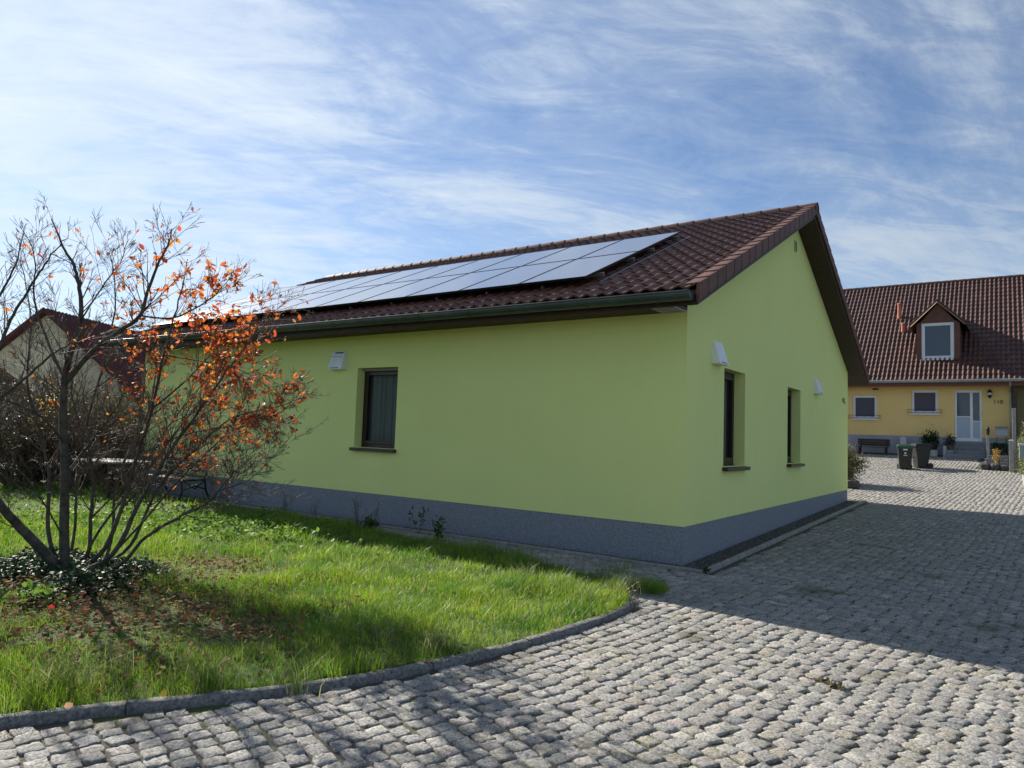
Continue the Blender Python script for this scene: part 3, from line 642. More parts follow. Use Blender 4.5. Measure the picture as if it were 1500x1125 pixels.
mb.add([(-9.2, YE+.05, YEz-.02), (12.7, YE+.05, YEz-.02), (12.7, YR, zr-.03), (-9.2, YR, zr-.03), (-9.2, 2*YR-YE, YEz-.02), (12.7, 2*YR-YE, YEz-.02)], [(0, 1, 2, 3), (3, 2, 5, 4)]); lo(mb, 'roof_underlay', m_tile_y)
mb = MB(); ridge_caps(mb, -9.3, 12.8, YR, zr+.09, .13, .36); lo(mb, 'ridge_cap', M('ridge_dark', (.07, .035, .03), .7))
# windows, door
def fx(o):  # child tree built at world coords
    o.parent = H; o.location = (0, -YY0, -YG); return o
for wq in (hw1, hw2):
    w_ = window(H, 'x', YY0, *wq, .07, m_white, m_glass2, .06, sill=(.07, .05, .06), msill=m_white, inner=.03); w_.location = (0, -YY0, -YG)
    r = MB(); a, b, c, d = wq
    for z_ in (c+.03, c+.15): r.tube([(a-.13, YY0-.16, z_), (b+.13, YY0-.16, z_)], .009, 6)
    for x_ in np.linspace(a-.13, b+.13, 5): r.tube([(x_, YY0-.16, c+.03), (x_, YY0-.16, c+.15)], .009, 6)
    for x_ in (a-.13, b+.13): r.tube([(x_, YY0-.16, c+.03), (x_, YY0, c+.03)], .009, 6); r.tube([(x_, YY0-.16, c+.15), (x_, YY0, c+.15)], .009, 6)
    r.build('flower_rail', m_iron, w_)
    bl = MB(); bl.box(a+.07, b-.07, YY0+.125, YY0+.135, c+.35 if wq is hw1 else c+.6, d-.07); bl.build('blind', M('half_blind', (.16, .17, .2), .8), w_)
a, b, c, d = hd
D_ = empty('door', (0, -YY0, -YG)); D_.parent = H
f = MB(); spl = 2.0
for q in ((a, a+.08, c, d), (b-.08, b, c, d), (a+.08, b-.08, d-.09, d), (a+.08, b-.08, c, c+.13), (spl-.05, spl+.05, c+.13, d-.09), (a+.08, spl-.05, c+.98, c+1.02), (spl+.05, b-.08, c+.8, c+.84)):
    f.box(q[0]+.002, q[1]-.002, YY0+.03, YY0+.09, q[2], q[3])
f.build('door_frame', m_white, D_, bevel=.004)
g = MB(); g.box(a+.08, spl-.05, YY0+.06, YY0+.07, c+1.02, d-.09); g.box(spl+.05, b-.08, YY0+.06, YY0+.07, c+.84, d-.09); g.build('pane', m_glass2, D_)
g = MB(); g.box(a+.08, spl-.05, YY0+.055, YY0+.075, c+.13, c+.98); g.box(spl+.05, b-.08, YY0+.055, YY0+.075, c+.13, c+.80); g.build('door_panel', M('frosted_panel', (.36, .44, .52), .25), D_)
g = MB(); g.tube([(2.27, YY0-.03, c+.95), (2.27, YY0-.03, c+1.25)], .014, 8); g.tube([(2.27, YY0+.03, c+.98), (2.27, YY0-.03, c+.98)], .01, 6); g.tube([(2.27, YY0+.03, c+1.22), (2.27, YY0-.03, c+1.22)], .01, 6); g.build('handle', m_zinc_l, D_)
mb = MB()
for k in range(4): mb.box(1.15-.02*k, 2.5, YY0-.35-.28*(3-k), YY0-.02-.001*k, 1.2, 1.36+.165*(k)+.002)
lo(mb, 'step', m_stone, bevel=.01)
mb = MB(); mb.tube([(2.63, YY0-.02, 4.0), (2.63, YY0-.14, 3.98)], .015, 6); mb.lathe([(.02, -.28), (.06, -.22), (.085, -.05), (.10, -.03), (.03, .06), (.01, .09)], (2.63, YY0-.15, 3.92), 10)
la = lo(mb, 'wall_lamp', m_iron); g = MB(); g.lathe([(.045, -.18), (.066, -.06)], (2.63, YY0-.15, 3.92+.005), 8); 
g.lathe([(.03, -.2), (.09, -.14), (.09, -.07), (.03, -.06)], (2.63, YY0-.15, 3.93), 8); gg = g.build('lamp_glass', M('lamp_glass', (.5, .48, .45), .3), la)
def text(body, size, loc, mat, parent, name, rot=(R(90), 0, 0), ext=.004):
    cu = bpy.data.curves.new(name, 'FONT'); cu.body = body; cu.size = size; cu.extrude = ext; cu.align_x = 'CENTER'; cu.align_y = 'CENTER'
    t = bpy.data.objects.new(name, cu); me = bpy.data.meshes.new_from_object(t); bpy.data.objects.remove(t); bpy.data.curves.remove(cu)
    o = link(name, me, mat, parent); o.location = loc; o.rotation_euler = rot; return o
m_num = M('number_dark', (.05, .03, .03), .5)
for i_, ch_ in enumerate('110'): text(ch_, .22, (2.79+.11*i_, -.02, 3.50-YG), m_num, H, 'number_digit')
mb = MB(); mb.box(-1.62, -1.40, YY0-.03, YY0-.001, 4.02, 4.09); lo(mb, 'wall_vent', m_woodm)
mb = MB(); mb.box(3.40, 3.52, YY0-.35, YY0-.2, 1.3, 4.15); lo(mb, 'brown_post', m_woodm)
# dormer
DY = 26.62; dx0, dx1, dzb = .0, 1.6, 5.3; dap = 7.95; dxm = .80; dez = 6.9
mb = MB(); wy = 29.2
opn = (.19, 1.39, 5.38, 6.94)
mb.prism([(dx0, DY, 5.1), (opn[0], DY, 5.1), (opn[0], DY, dez), (opn[0], DY, dez+.12), (dx0, DY, dez)], (0, wy-DY, 0))
mb.prism([(opn[1], DY, 5.1), (dx1, DY, 5.1), (dx1, DY, dez), (opn[1], DY, dez+.14)], (0, wy-DY, 0))
mb.prism([(opn[0]+.001, DY+.001, 6.94), (opn[1]-.001, DY+.001, 6.94), (opn[1]-.001, DY+.001, dez+.15), (dxm, DY+.001, dap-.16), (opn[0]+.001, DY+.001, dez+.13)], (0, wy-DY+1, 0))
mb.box(dx0, dx1, DY+.02, DY+.1, 5.1, 5.37)
lo(mb, 'dormer_wall', M('dormer_cladding', (.125, .05, .034), .65, var=.2, vscale=6, bump=.5, bscale=25))
mb = MB()
for sx_ in (-1, 1):
    hwid = 1.06; za_ = dap-hwid*1.02
    pts = [(dxm, DY-.18, dap), (dxm+sx_*hwid, DY-.18, za_), (dxm+sx_*hwid, DY-.18, za_-.12), (dxm, DY-.18, dap-.13)]
    if sx_ < 0: pts = pts[::-1]
    mb.prism(pts, (0, 31.0-DY, 0))
dr = lo(mb, 'dormer_roof', m_tile_y, bevel=.01)
g = MB()
for sx_ in (-1, 1): g.tube([(dxm, DY-.2, dap-.15), (dxm+sx_*1.0, DY-.2, dap-.15-1.02)], .018, 4)
g.build('bargeboard_trim', M('trim_tan', (.35, .2, .13), .6), dr)
w_ = window(H, 'x', DY, *opn, .09, m_white, m_glass2, .03, sill=(.05, .06, .0), msill=m_white, inner=.04); w_.location = (0, -YY0, -YG)
bl = MB(); bl.box(opn[0]+.13, opn[1]-.13, DY+.07, DY+.08, 5.9, 6.8); bl.build('blind', M('dormer_blind', (.22, .24, .27), .8), w_)
mt = M('terracotta', (.42, .13, .06), .7)
for (x_, z_, r_, h_) in ((-.94, 7.62, .09, .75), (-.69, 6.85, .09, .42)):
    y_ = YE+(z_-YEz)/.86; mb = MB(); mb.lathe([(r_*1.2, -.25), (r_*1.1, 0.05), (r_, .1), (r_*.85, h_-.08), (r_*1.15, h_-.06), (r_*.9, h_), (.01, h_+.03)], (x_, y_, z_), 12); lo(mb, 'roof_vent_pipe', mt, smooth=False)

# ------------------------------------------------------------------ things in the yard
def bin_(name, loc, rz, mlid, label, label_marks=False):
    t = empty(name, loc, label, 'wheelie bin', 'wheelie bins in the yard', rz)
    b = MB(); w0, w1, d0, d1, h = .19, .235, .20, .265, .84
    b.hexa([(-w0, -d0, .03), (w0, -d0, .03), (w0, d0*.7, .03), (-w0, d0*.7, .03), (-w1, -d1, h), (w1, -d1, h), (w1, d1, h), (-w1, d1, h)])
    b.hexa([(-w1-.018, -d1-.02, h-.05), (w1+.018, -d1-.02, h-.05), (w1+.018, d1+.02, h-.05), (-w1-.018, d1+.02, h-.05), (-w1-.018, -d1-.02, h-.006), (w1+.018, -d1-.02, h-.006), (w1+.018, d1+.02, h-.006), (-w1-.018, d1+.02, h-.006)])
    for k in (-1, 0, 1): b.hexa([(k*.1-.012, -d0-.004, .06), (k*.1+.012, -d0-.004, .06), (k*.1+.012, -d0+.01, .06), (k*.1-.012, -d0+.01, .06), (k*.1-.012, -d1+.03-.008, .45), (k*.1+.012, -d1+.03-.008, .45), (k*.1+.012, -d1+.05, .45), (k*.1-.012, -d1+.05, .45)])
    bd = b.build('body', m_bincol, t, bevel=.014)
    l = MB(); l.hexa([(-w1-.03, -d1-.035, h), (w1+.03, -d1-.035, h), (w1+.03, d1+.03, h), (-w1-.03, d1+.03, h), (-w1+.02, -d1+.03, h+.055), (w1-.02, -d1+.03, h+.055), (w1-.02, d1-.0, h+.075), (-w1+.02, d1-.0, h+.075)])
    l.box(-w1-.03, w1+.03, -d1-.04, -d1-.026, h-.07, h+.01)
    ld = l.build('lid', mlid, t, bevel=.015)
    hd_ = MB(); hd_.tube([(-.17, d1, h-.03), (-.17, d1+.09, h-.01), (.17, d1+.09, h-.01), (.17, d1, h-.03)], .014, 8); hd_.build('handle', m_black, t)
    for s in (-1, 1):
        wq = MB(); V = []; nn = 18
        prof = [(.03, -.02), (.085, -.022), (.1, -.014), (.1, .014), (.085, .022), (.03, .02)]
        V = [(s*(w1-.01)+x_, d0+.02+r_*math.cos(2*math.pi*k/nn), .1+r_*math.sin(2*math.pi*k/nn)) for r_, x_ in prof for k in range(nn)]
        wq.add(V, [(i*nn+k, i*nn+(k+1) % nn, (i+1)*nn+(k+1) % nn, (i+1)*nn+k) for i in range(5) for k in range(nn)]+[tuple(range(nn-1, -1, -1)), tuple(range(5*nn, 6*nn))])
        wq.build('wheel', m_black, t)
    if label_marks:
        g = MB(); g.add([(-.07, -d1+.005, .70), (.07, -d1+.005, .70), (.07, -d1-.003, .75), (-.07, -d1-.003, .75)], [(0, 1, 2, 3)])
        g.add([(-.025, -d1+.026, .56), (.025, -d1+.026, .56), (.035, -d1+.015, .62), (-.035, -d1+.015, .62)], [(0, 1, 2, 3)])
        g.add([(-.06, -d1+.034, .50), (.06, -d1+.034, .50), (.06, -d1+.031, .52), (-.06, -d1+.031, .52)], [(0, 1, 2, 3)])
        for o_ in g.v: pass
        g.v = [(x_, y_-.012, z_) for x_, y_, z_ in g.v]; 
        for f_ in g.f: e_ = MB(); e_.add([g.v[j_] for j_ in f_], [(0, 1, 2, 3)]); e_.build('sticker', m_white, t)
    return t
z = float(gz(.1, 21.5)); bin_('wheelie_bin', (.08, 21.55, z), R(10), m_lidg, 'dark wheelie bin with a green lid and pale sticker, nearest the camera', True)
z = float(gz(.5, 22.0)); bin_('wheelie_bin', (.56, 22.1, z), R(-62), m_bincol, 'black wheelie bin with black lid standing behind the green lidded one')

def blob_stone(mb, c, r, n1=7, n2=10, sq=.6):
    V = []; r = np.array(r)
    for i in range(n1+1):
        for j in range(n2):
            a = math.pi*i/n1; b = 2*math.pi*j/n2; d = np.array([math.sin(a)*math.cos(b), math.sin(a)*math.sin(b), math.cos(a)])
            d = np.sign(d)*np.abs(d)**sq; V.append(tuple(np.array(c)+d*r*random.uniform(.9, 1.07)))
    mb.add(V, [(i*n2+j, (i+1)*n2+j, (i+1)*n2+(j+1) % n2, i*n2+(j+1) % n2) for i in range(n1) for j in range(n2)])
def branch(p, d, Ln, r, depth, out, spread=.6, up=.05, kids=(3, 5), wig=.16, step=.12, ratio=.55, minr=.0016):
    p = Vector(p); d = Vector(d).normalized(); n = max(3, int(Ln/step)); pts = [p.copy()]; rs = [r]
    for i in range(n):
        d = (d+Vector([random.gauss(0, wig) for _ in range(3)])*.5+Vector((0, 0, up))).normalized()
        p = p+d*Ln/n; pts.append(p.copy()); rs.append(max(minr, r*(1-.8*(i+1)/n)))
    out.append((pts, rs, depth))
    if depth > 0:
        for k in range(random.randint(*kids)):
            t = random.uniform(.22, .97); i = min(n-1, int(t*n)); q = pts[i].lerp(pts[i+1], t*n-i)
            ax = Vector([random.gauss(0, 1) for _ in range(3)]); dd = (pts[i+1]-pts[i]).normalized(); ax = (ax-dd*ax.dot(dd)).normalized()
            branch(q, dd+ax*spread*random.uniform(.6, 1.3), Ln*ratio*random.uniform(.6, 1.2)*(1.15-.5*t), max(minr, rs[i]*.6), depth-1, out, spread, up, kids, wig, step, ratio, minr)
    return out
def tubes(name, br, mat, parent, sides=3):
    mb = MB()
    VV, FF = [], []; base = 0
    for pts, rs, dp_ in br:
        P = np.array([tuple(p) for p in pts]); n = len(P); T = np.gradient(P, axis=0); T /= np.linalg.norm(T, axis=1)[:, None]+1e-9
        a = np.array([.3, .5, .81]); u = np.cross(T, a); u /= np.linalg.norm(u, axis=1)[:, None]+1e-9; w = np.cross(T, u)
        ks = sides if rs[0] < .012 else 8
        an = np.arange(ks)*2*np.pi/ks; ring = P[:, None]+(u[:, None]*np.cos(an)[None, :, None]+w[:, None]*np.sin(an)[None, :, None])*np.array(rs)[:, None, None]
        VV.append(ring.reshape(-1, 3)); i, k = np.meshgrid(np.arange(n-1), np.arange(ks), indexing='ij'); i = i.ravel(); k = k.ravel()
        FF.append(np.stack([base+i*ks+k, base+i*ks+(k+1) % ks, base+(i+1)*ks+(k+1) % ks, base+(i+1)*ks+k], 1)); base += n*ks
    return npmesh(name, np.concatenate(VV), np.concatenate(FF), mat, parent, True)
def shrub(name, loc, label, cat, rx, rz_, nleaf, lmat, leafsize=.05, twn=9, group=None, tw_mat=None, shape='round', leafy=1.0, depth=3):
    t = empty(name, loc, label, cat, group); out = []
    for k in range(twn):
        a = random.uniform(0, 6.28); sp = random.uniform(.1, .75)
        branch((math.cos(a)*rx*.12, math.sin(a)*rx*.12, -.02), (math.cos(a)*sp, math.sin(a)*sp, 1), rz_*random.uniform(.7, 1.05), .018*rz_, depth-1, out, .7, .03, (4, 6), .2, .15, .5, .003)
    tubes('stem', out, tw_mat or m_twig, t)
    if nleaf:
        # leaves round many clumps
        nc = 26; C = RNG.normal(size=(nc, 3)); C /= np.linalg.norm(C, axis=1)[:, None]; C *= RNG.uniform(.35, .92, nc)[:, None]
        idx = RNG.integers(0, nc, nleaf); P = C[idx]+RNG.normal(0, .17, (nleaf, 3))
        P = P*np.array([rx, rx, rz_*.52])+np.array([0, 0, rz_*.52]); P = P[P[:, 2] > .02]
        quad_cloud('foliage', P, leafsize, lmat, t)
    return t
lm_bush = leafmat('bush_leaf', [(.16, .17, .05), (.22, .20, .07), (.10, .13, .03), (.28, .22, .09)], trans=.4)
lm_dark = leafmat('evergreen_leaf', [(.02, .045, .015), (.03, .06, .02), (.015, .035, .012)], trans=.15)
lm_olive = leafmat('olive_leaf', [(.10, .09, .035), (.07, .07, .03), (.14, .10, .04), (.05, .05, .02)], trans=.3)
lm_red = leafmat('barberry_leaf', [(.10, .02, .02), (.14, .035, .025), (.06, .018, .018), (.12, .05, .03)], trans=.3)
lm_yel = leafmat('yellow_leaf', [(.55, .40, .06), (.5, .26, .05), (.42, .38, .1), (.35, .18, .05)], trans=.45)
lm_var = leafmat('hedge_leaf', [(.12, .16, .05), (.22, .26, .12), (.07, .10, .03), (.3, .3, .18)], trans=.3)

zb = float(gz(-.3, 14.3)); shrub('round_bush', (-1.12, 14.5, zb-.08), 'sunlit olive green bush behind the far corner of the green house', 'bush', .9, 1.5, 17000, lm_bush, .055, 16)
st = MB()
for k in range(5): blob_stone(st, (-1.55+k*.3, 13.55+.06*(k % 2), zb+.08), (.17, .13, .11), sq=.35)
prop(st.build('stone_border', m_dstone), 'low dark stone border in front of the olive green bush', 'stone border')

bz = float(gz(-1.5, 25.3))
bn = empty('garden_bench', (-1.52, 25.35, bz), 'dark brown garden bench against the grey plinth of the yellow house', 'bench')
q = MB(); [q.box(-.62, .62, -.3+k*.09, -.22+k*.09, .26, .29) for k in range(5)]; q.build('seat', m_wood, bn, bevel=.004)
q = MB(); [q.box(-.62, .62, .19, .215, .33+k*.1, .42+k*.1) for k in range(3)]; q.build('backrest', m_wood, bn, bevel=.004)
for s in (-1, 1):
    q = MB(); q.box(s*.5-.03, s*.5+.03, -.27, -.21, -.02, .258); q.box(s*.5-.03, s*.5+.03, .13, .188, -.02, .6); q.box(s*.5-.03, s*.5+.03, -.209, .129, .1, .16); q.build('leg', m_wood, bn)
q = MB(); q.box(-.12, .12, -.09, .09, .02, .30); q.lathe([(.03, 0), (.03, .06)], (0, 0, .30), 8); q.box(-.13, .13, -.1, .1, .27, .31)
o = q.build('utility_box', M('pale_grey_box', (.42, .46, .46), .5), None, bevel=.01); o.location = (-.42, 25.75, float(gz(-.4, 25.7))+.38); prop(o, 'small pale grey utility box on the grey plinth behind the bins', 'utility box')
q = MB(); q.box(-.16, .16, -.12, .12, -.4, .02); 
def pot(loc, label, w=.17, h=.3, nl=500, ls=.09, pm=m_black, lm=lm_dark, fh=.22, grp=None):
    t = empty('potted_plant', loc, label, 'potted plant', grp)
    q = MB(); q.lathe([(w*.62, 0), (w*.95, h*.92), (w*1.05, h*.92), (w*1.05, h), (w*.9, h), (w*.85, h-.04), (.01, h-.04)], (0, 0, 0), 16); q.build('pot', pm, t)
    P = RNG.normal(size=(nl, 3))*np.array([w*.6, w*.6, fh*.45])+np.array([0, 0, h+fh*.55]); P = P[P[:, 2] > h*.7]; quad_cloud('foliage', P, ls, lm, t); return t
tz = float(gz(.5, 25.3))
tr = MB(); tr.box(.28, .86, 25.2, 25.6, tz-.05, tz+.24); prop(tr.build('stone_trough', m_pstone, None, bevel=.015), 'low pale stone block under the two dark potted plants', 'stone block')
pot((.44, 25.4, tz+.242), 'left of the two dark leafy pots on the pale stone block', .15, .2, 420, .09, fh=.32, grp='pots on the stone block')
pot((.72, 25.4, tz+.242), 'right of the two dark leafy pots on the pale stone block', .15, .2, 480, .09, fh=.40, grp='pots on the stone block')
pot((1.30, 25.05, float(gz(1.3, 25))+.30), 'plant with brownish pink leaves in a pot beside the door steps', .14, .2, 500, .08, pm=m_dstone, lm=leafmat('heather', [(.07, .06, .05), (.12, .07, .08), (.05, .07, .04)]), fh=.25)
q = MB(); q.box(1.18, 1.42, 24.93, 25.17, float(gz(1.3, 25))-.05, float(gz(1.3, 25))+.3); prop(q.build('stone_pedestal', m_stone, None, bevel=.01), 'short grey stone pedestal carrying the pinkish potted plant', 'pedestal')
q = MB(); q.lathe([(.07, -.02), (.065, .34), (.075, .36), (.06, .44), (.02, .46)], (1.13, 25.0, float(gz(1.1, 25))), 10); prop(q.build('stone_bollard', m_pstone, None, smooth=False), 'small grey stone bollard left of the door steps', 'bollard')
# lantern post, mailbox, terraces, rocks, posts
lz = float(gz(2.6, 24.4)); t = empty('lantern_post', (2.58, 24.4, lz), 'slim grey post with a small black lantern right of the steps', 'lantern post')
q = MB(); q.box(-.05, .05, -.05, .05, -.02, 1.0); q.build('post', m_greypost, t, bevel=.005)
q = MB(); q.lathe([(.03, 1.0), (.05, 1.03), (.06, 1.22), (.075, 1.23), (.02, 1.32), (.01, 1.36)], (0, 0, 0), 8); q.build('lantern', m_iron, t)
t = empty('mailbox', (3.0, 25.5, float(gz(3, 25.5))), 'grey mailbox on two thin legs right of the white door', 'mailbox')
q = MB(); q.prism([(-.2, -.1, .85), (-.2, .08, .85), (-.2, .08, 1.2), (-.2, -.1, 1.13)], (.4, 0, 0)); q.build('box', M('mailbox_grey', (.36, .38, .42), .4), t, bevel=.008)
q = MB(); q.hexa([(-.215, -.12, 1.12), (.215, -.12, 1.12), (.215, .09, 1.21), (-.215, .09, 1.21), (-.215, -.12, 1.135), (.215, -.12, 1.135), (.215, .09, 1.225), (-.215, .09, 1.225)]); q.build('lid', m_zinc_l, t)
for s in (-1, 1): q = MB(); q.tube([(s*.15, .03, -.02), (s*.15, .03, .86)], .012, 6); q.build('leg', m_iron, t)
t = empty('terrace_wall', (2.85, 23.6, .9), 'stepped grey stone terrace wall right of the door steps', 'terrace wall')
for k in range(4):
    q = MB(); q.box(-.46+.06*k, .36, -.9+k*.25, 1.3, .0+.12*k, .12+.12*k-.012)
    q.build('stone_course', m_stone, t, bevel=.008)
P = np.stack([RNG.uniform(2.68, 3.2, 1500), RNG.uniform(24.8, 25.2, 1500), 1.35+RNG.uniform(0, .5, 1500)**1.0], 1)
t = empty('low_hedge', (2.95, 25.0, 1.35), 'low dark green hedge in front of the mailbox', 'hedge'); o = quad_cloud('foliage', P-np.array([2.95, 25, 1.35]), .06, lm_dark, t)
q = MB(); [q.tube([(random.uniform(-.25, .25), random.uniform(-.15, .15), 0), (random.uniform(-.25, .25), 0, .45)], .006, 4) for k in range(12)]; q.build('stem', m_twig, t)
for (c, r_, lab) in (((2.52, 22.45, .98), (.19, .2, .14), 'left dark rock at the foot of the stone terrace'), ((2.82, 22.4, .97), (.15, .2, .13), 'middle dark rock at the foot of the stone terrace'), ((3.1, 22.4, .95), (.15, .2, .10), 'right dark rock at the foot of the stone terrace')):
    q = MB(); blob_stone(q, c, r_); prop(q.build('garden_rock', m_dstone), lab, 'rock', 'rocks edging the raised bed')
shrub('small_shrub', (2.88, 22.62, 1.0), 'small yellow orange shrub behind the dark rocks', 'shrub', .14, .62, 420, lm_yel, .05, 5, depth=2)
q = MB(); q.box(3.34, 3.46, 22.9, 23.02, .85, 3.1); prop(q.build('fence_post', m_greypost, None, bevel=.008), 'tall weathered wooden post beside the downpipe of the yellow house', 'post')
q = MB(); q.box(3.24, 3.38, 22.0, 22.14, .75, 1.9); q.hexa([(3.22, 21.98, 1.9), (3.40, 21.98, 1.9), (3.40, 22.16, 1.9), (3.22, 22.16, 1.9), (3.27, 22.03, 1.96), (3.35, 22.03, 1.96), (3.35, 22.11, 1.96), (3.27, 22.11, 1.96)]); prop(q.build('gate_post', m_pstone, None, bevel=.006), 'shorter square grey gate post at the end of the hedge', 'post')
P = np.stack([RNG.uniform(3.5, 4.6, 9000), RNG.uniform(20.2, 22.6, 9000), RNG.uniform(0, 1.2, 9000)], 1); P += RNG.normal(0, .03, P.shape)
t = empty('side_hedge', (4, 21.5, .8), 'clipped variegated hedge at the right edge of the yard', 'hedge'); quad_cloud('foliage', P-np.array([4, 21.5, 0]), .06, lm_var, t)
q = MB(); [q.tube([(random.uniform(-.4, .5), random.uniform(-1.2, 1), -.1), (random.uniform(-.4, .5), random.uniform(-1.2, 1), 1.0)], .012, 4) for k in range(24)]; q.build('stem', m_twig, t)
P = RNG.normal(size=(5200, 3)); P /= np.linalg.norm(P, axis=1)[:, None]; P = P*(RNG.random(5200)**.3)[:, None]*np.array([.45, .45, 1.1])
t = empty('column_conifer', (3.98, 19.6, .72), 'narrow green conifer rising behind the mailbox at the right edge', 'conifer'); quad_cloud('foliage', P+np.array([0, 0, 1.15]), .05, lm_var, t)
q = MB(); q.tube([(0, 0, -.05), (0, 0, 1.8)], .04, 6); q.build('trunk', m_bark, t)
t = empty('post_box', (3.72, 13.5, float(gz(3.5, 13.5))), 'pale green grey letter box on a post at the right edge', 'letter box')
q = MB(); q.box(-.26, .24, -.1, .12, 1.02, 1.34); q.build('box', M('pale_box', (.30, .36, .35), .5), t, bevel=.01)
q = MB(); q.box(-.285, .265, -.13, .14, 1.342, 1.39); q.build('lid', m_white, t, bevel=.008)
q = MB(); q.box(-.03+.1, .03+.1, 0, .06, -.1, 1.018); q.build('post', m_greypost, t)
# edging and grass verge on the right
vx = np.linspace(3.66, 9, 10); vy = np.linspace(8.5, 21.5, 14); VX, VY = np.meshgrid(vx, vy); V = np.stack([VX, VY, gz(VX, VY)+.03], -1).reshape(-1, 3)
ii, jj = np.meshgrid(np.arange(9), np.arange(13)); b = (jj*10+ii).ravel(); prop(npmesh('verge', V, np.stack([b, b+1, b+11, b+10], 1), m_lawnsoil, None, True), kind='structure')
q = MB()
for k in range(13):
    ya, yb = 8.5+k, 9.5+k; za, zb_ = float(gz(3.6, ya)), float(gz(3.6, yb)); q.hexa([(3.59, ya+.004, za-.1), (3.65, ya+.004, za-.1), (3.65, yb-.004, zb_-.1), (3.59, yb-.004, zb_-.1), (3.59, ya+.004, za+.05), (3.65, ya+.004, za+.05), (3.65, yb-.004, zb_+.05), (3.59, yb-.004, zb_+.05)])
prop(q.build('verge_edging', m_pstone, None, bevel=.005), 'pale stone edging along the grass verge at the right', 'edging')

# cast-iron bench by the green wall, table
t = empty('iron_bench', (-10.5, -.5, 0), 'garden bench with black cast iron ends and pale slats at the green wall', 'bench')
q = MB(); [q.box(-.72, .72, -.25+k*.085, -.18+k*.085, .42, .445) for k in range(5)]; q.build('seat', m_slatw, t, bevel=.004)
q = MB(); [q.hexa([(-.72, .2+k*.02, .55+k*.09), (.72, .2+k*.02, .55+k*.09), (.72, .222+k*.02, .55+k*.09), (-.72, .222+k*.02, .55+k*.09), (-.72, .215+k*.02, .62+k*.09), (.72, .215+k*.02, .62+k*.09), (.72, .237+k*.02, .62+k*.09), (-.72, .237+k*.02, .62+k*.09)]) for k in range(3)]; q.build('backrest', m_wood, t)
for s in (-1, 1):
    q = MB(); X_ = s*.75
    q.tube([(X_, -.30, 0), (X_, -.26, .2), (X_, -.29, .42), (X_, -.27, .62), (X_, .1, .64)], .02, 8); q.tube([(X_, .33, 0), (X_, .24, .2), (X_, .2, .42), (X_, .27, .8)], .02, 8)
    q.tube([(X_, -.28, .41), (X_, .2, .41)], .018, 8); q.tube([(X_, -.26, .22), (X_, 0, .3), (X_, .24, .22)], .014, 6); q.tube([(X_, -.24, .4), (X_, 0, .24), (X_, .2, .4)], .012, 6)
    q.build('bench_end', m_iron, t, smooth=True)
t = empty('garden_table', (-11.3, -1.35, 0), 'pale topped garden table behind the leaning tree', 'table')
q = MB(); q.box(-.75, .75, -.42, .42, .70, .735); q.build('tabletop', m_pstone, t, bevel=.01)
for sx_ in (-1, 1):
    for sy_ in (-1, 1): q = MB(); q.box(sx_*.65-.03, sx_*.65+.03, sy_*.34-.03, sy_*.34+.03, 0, .698); q.build('leg', m_wood, t)

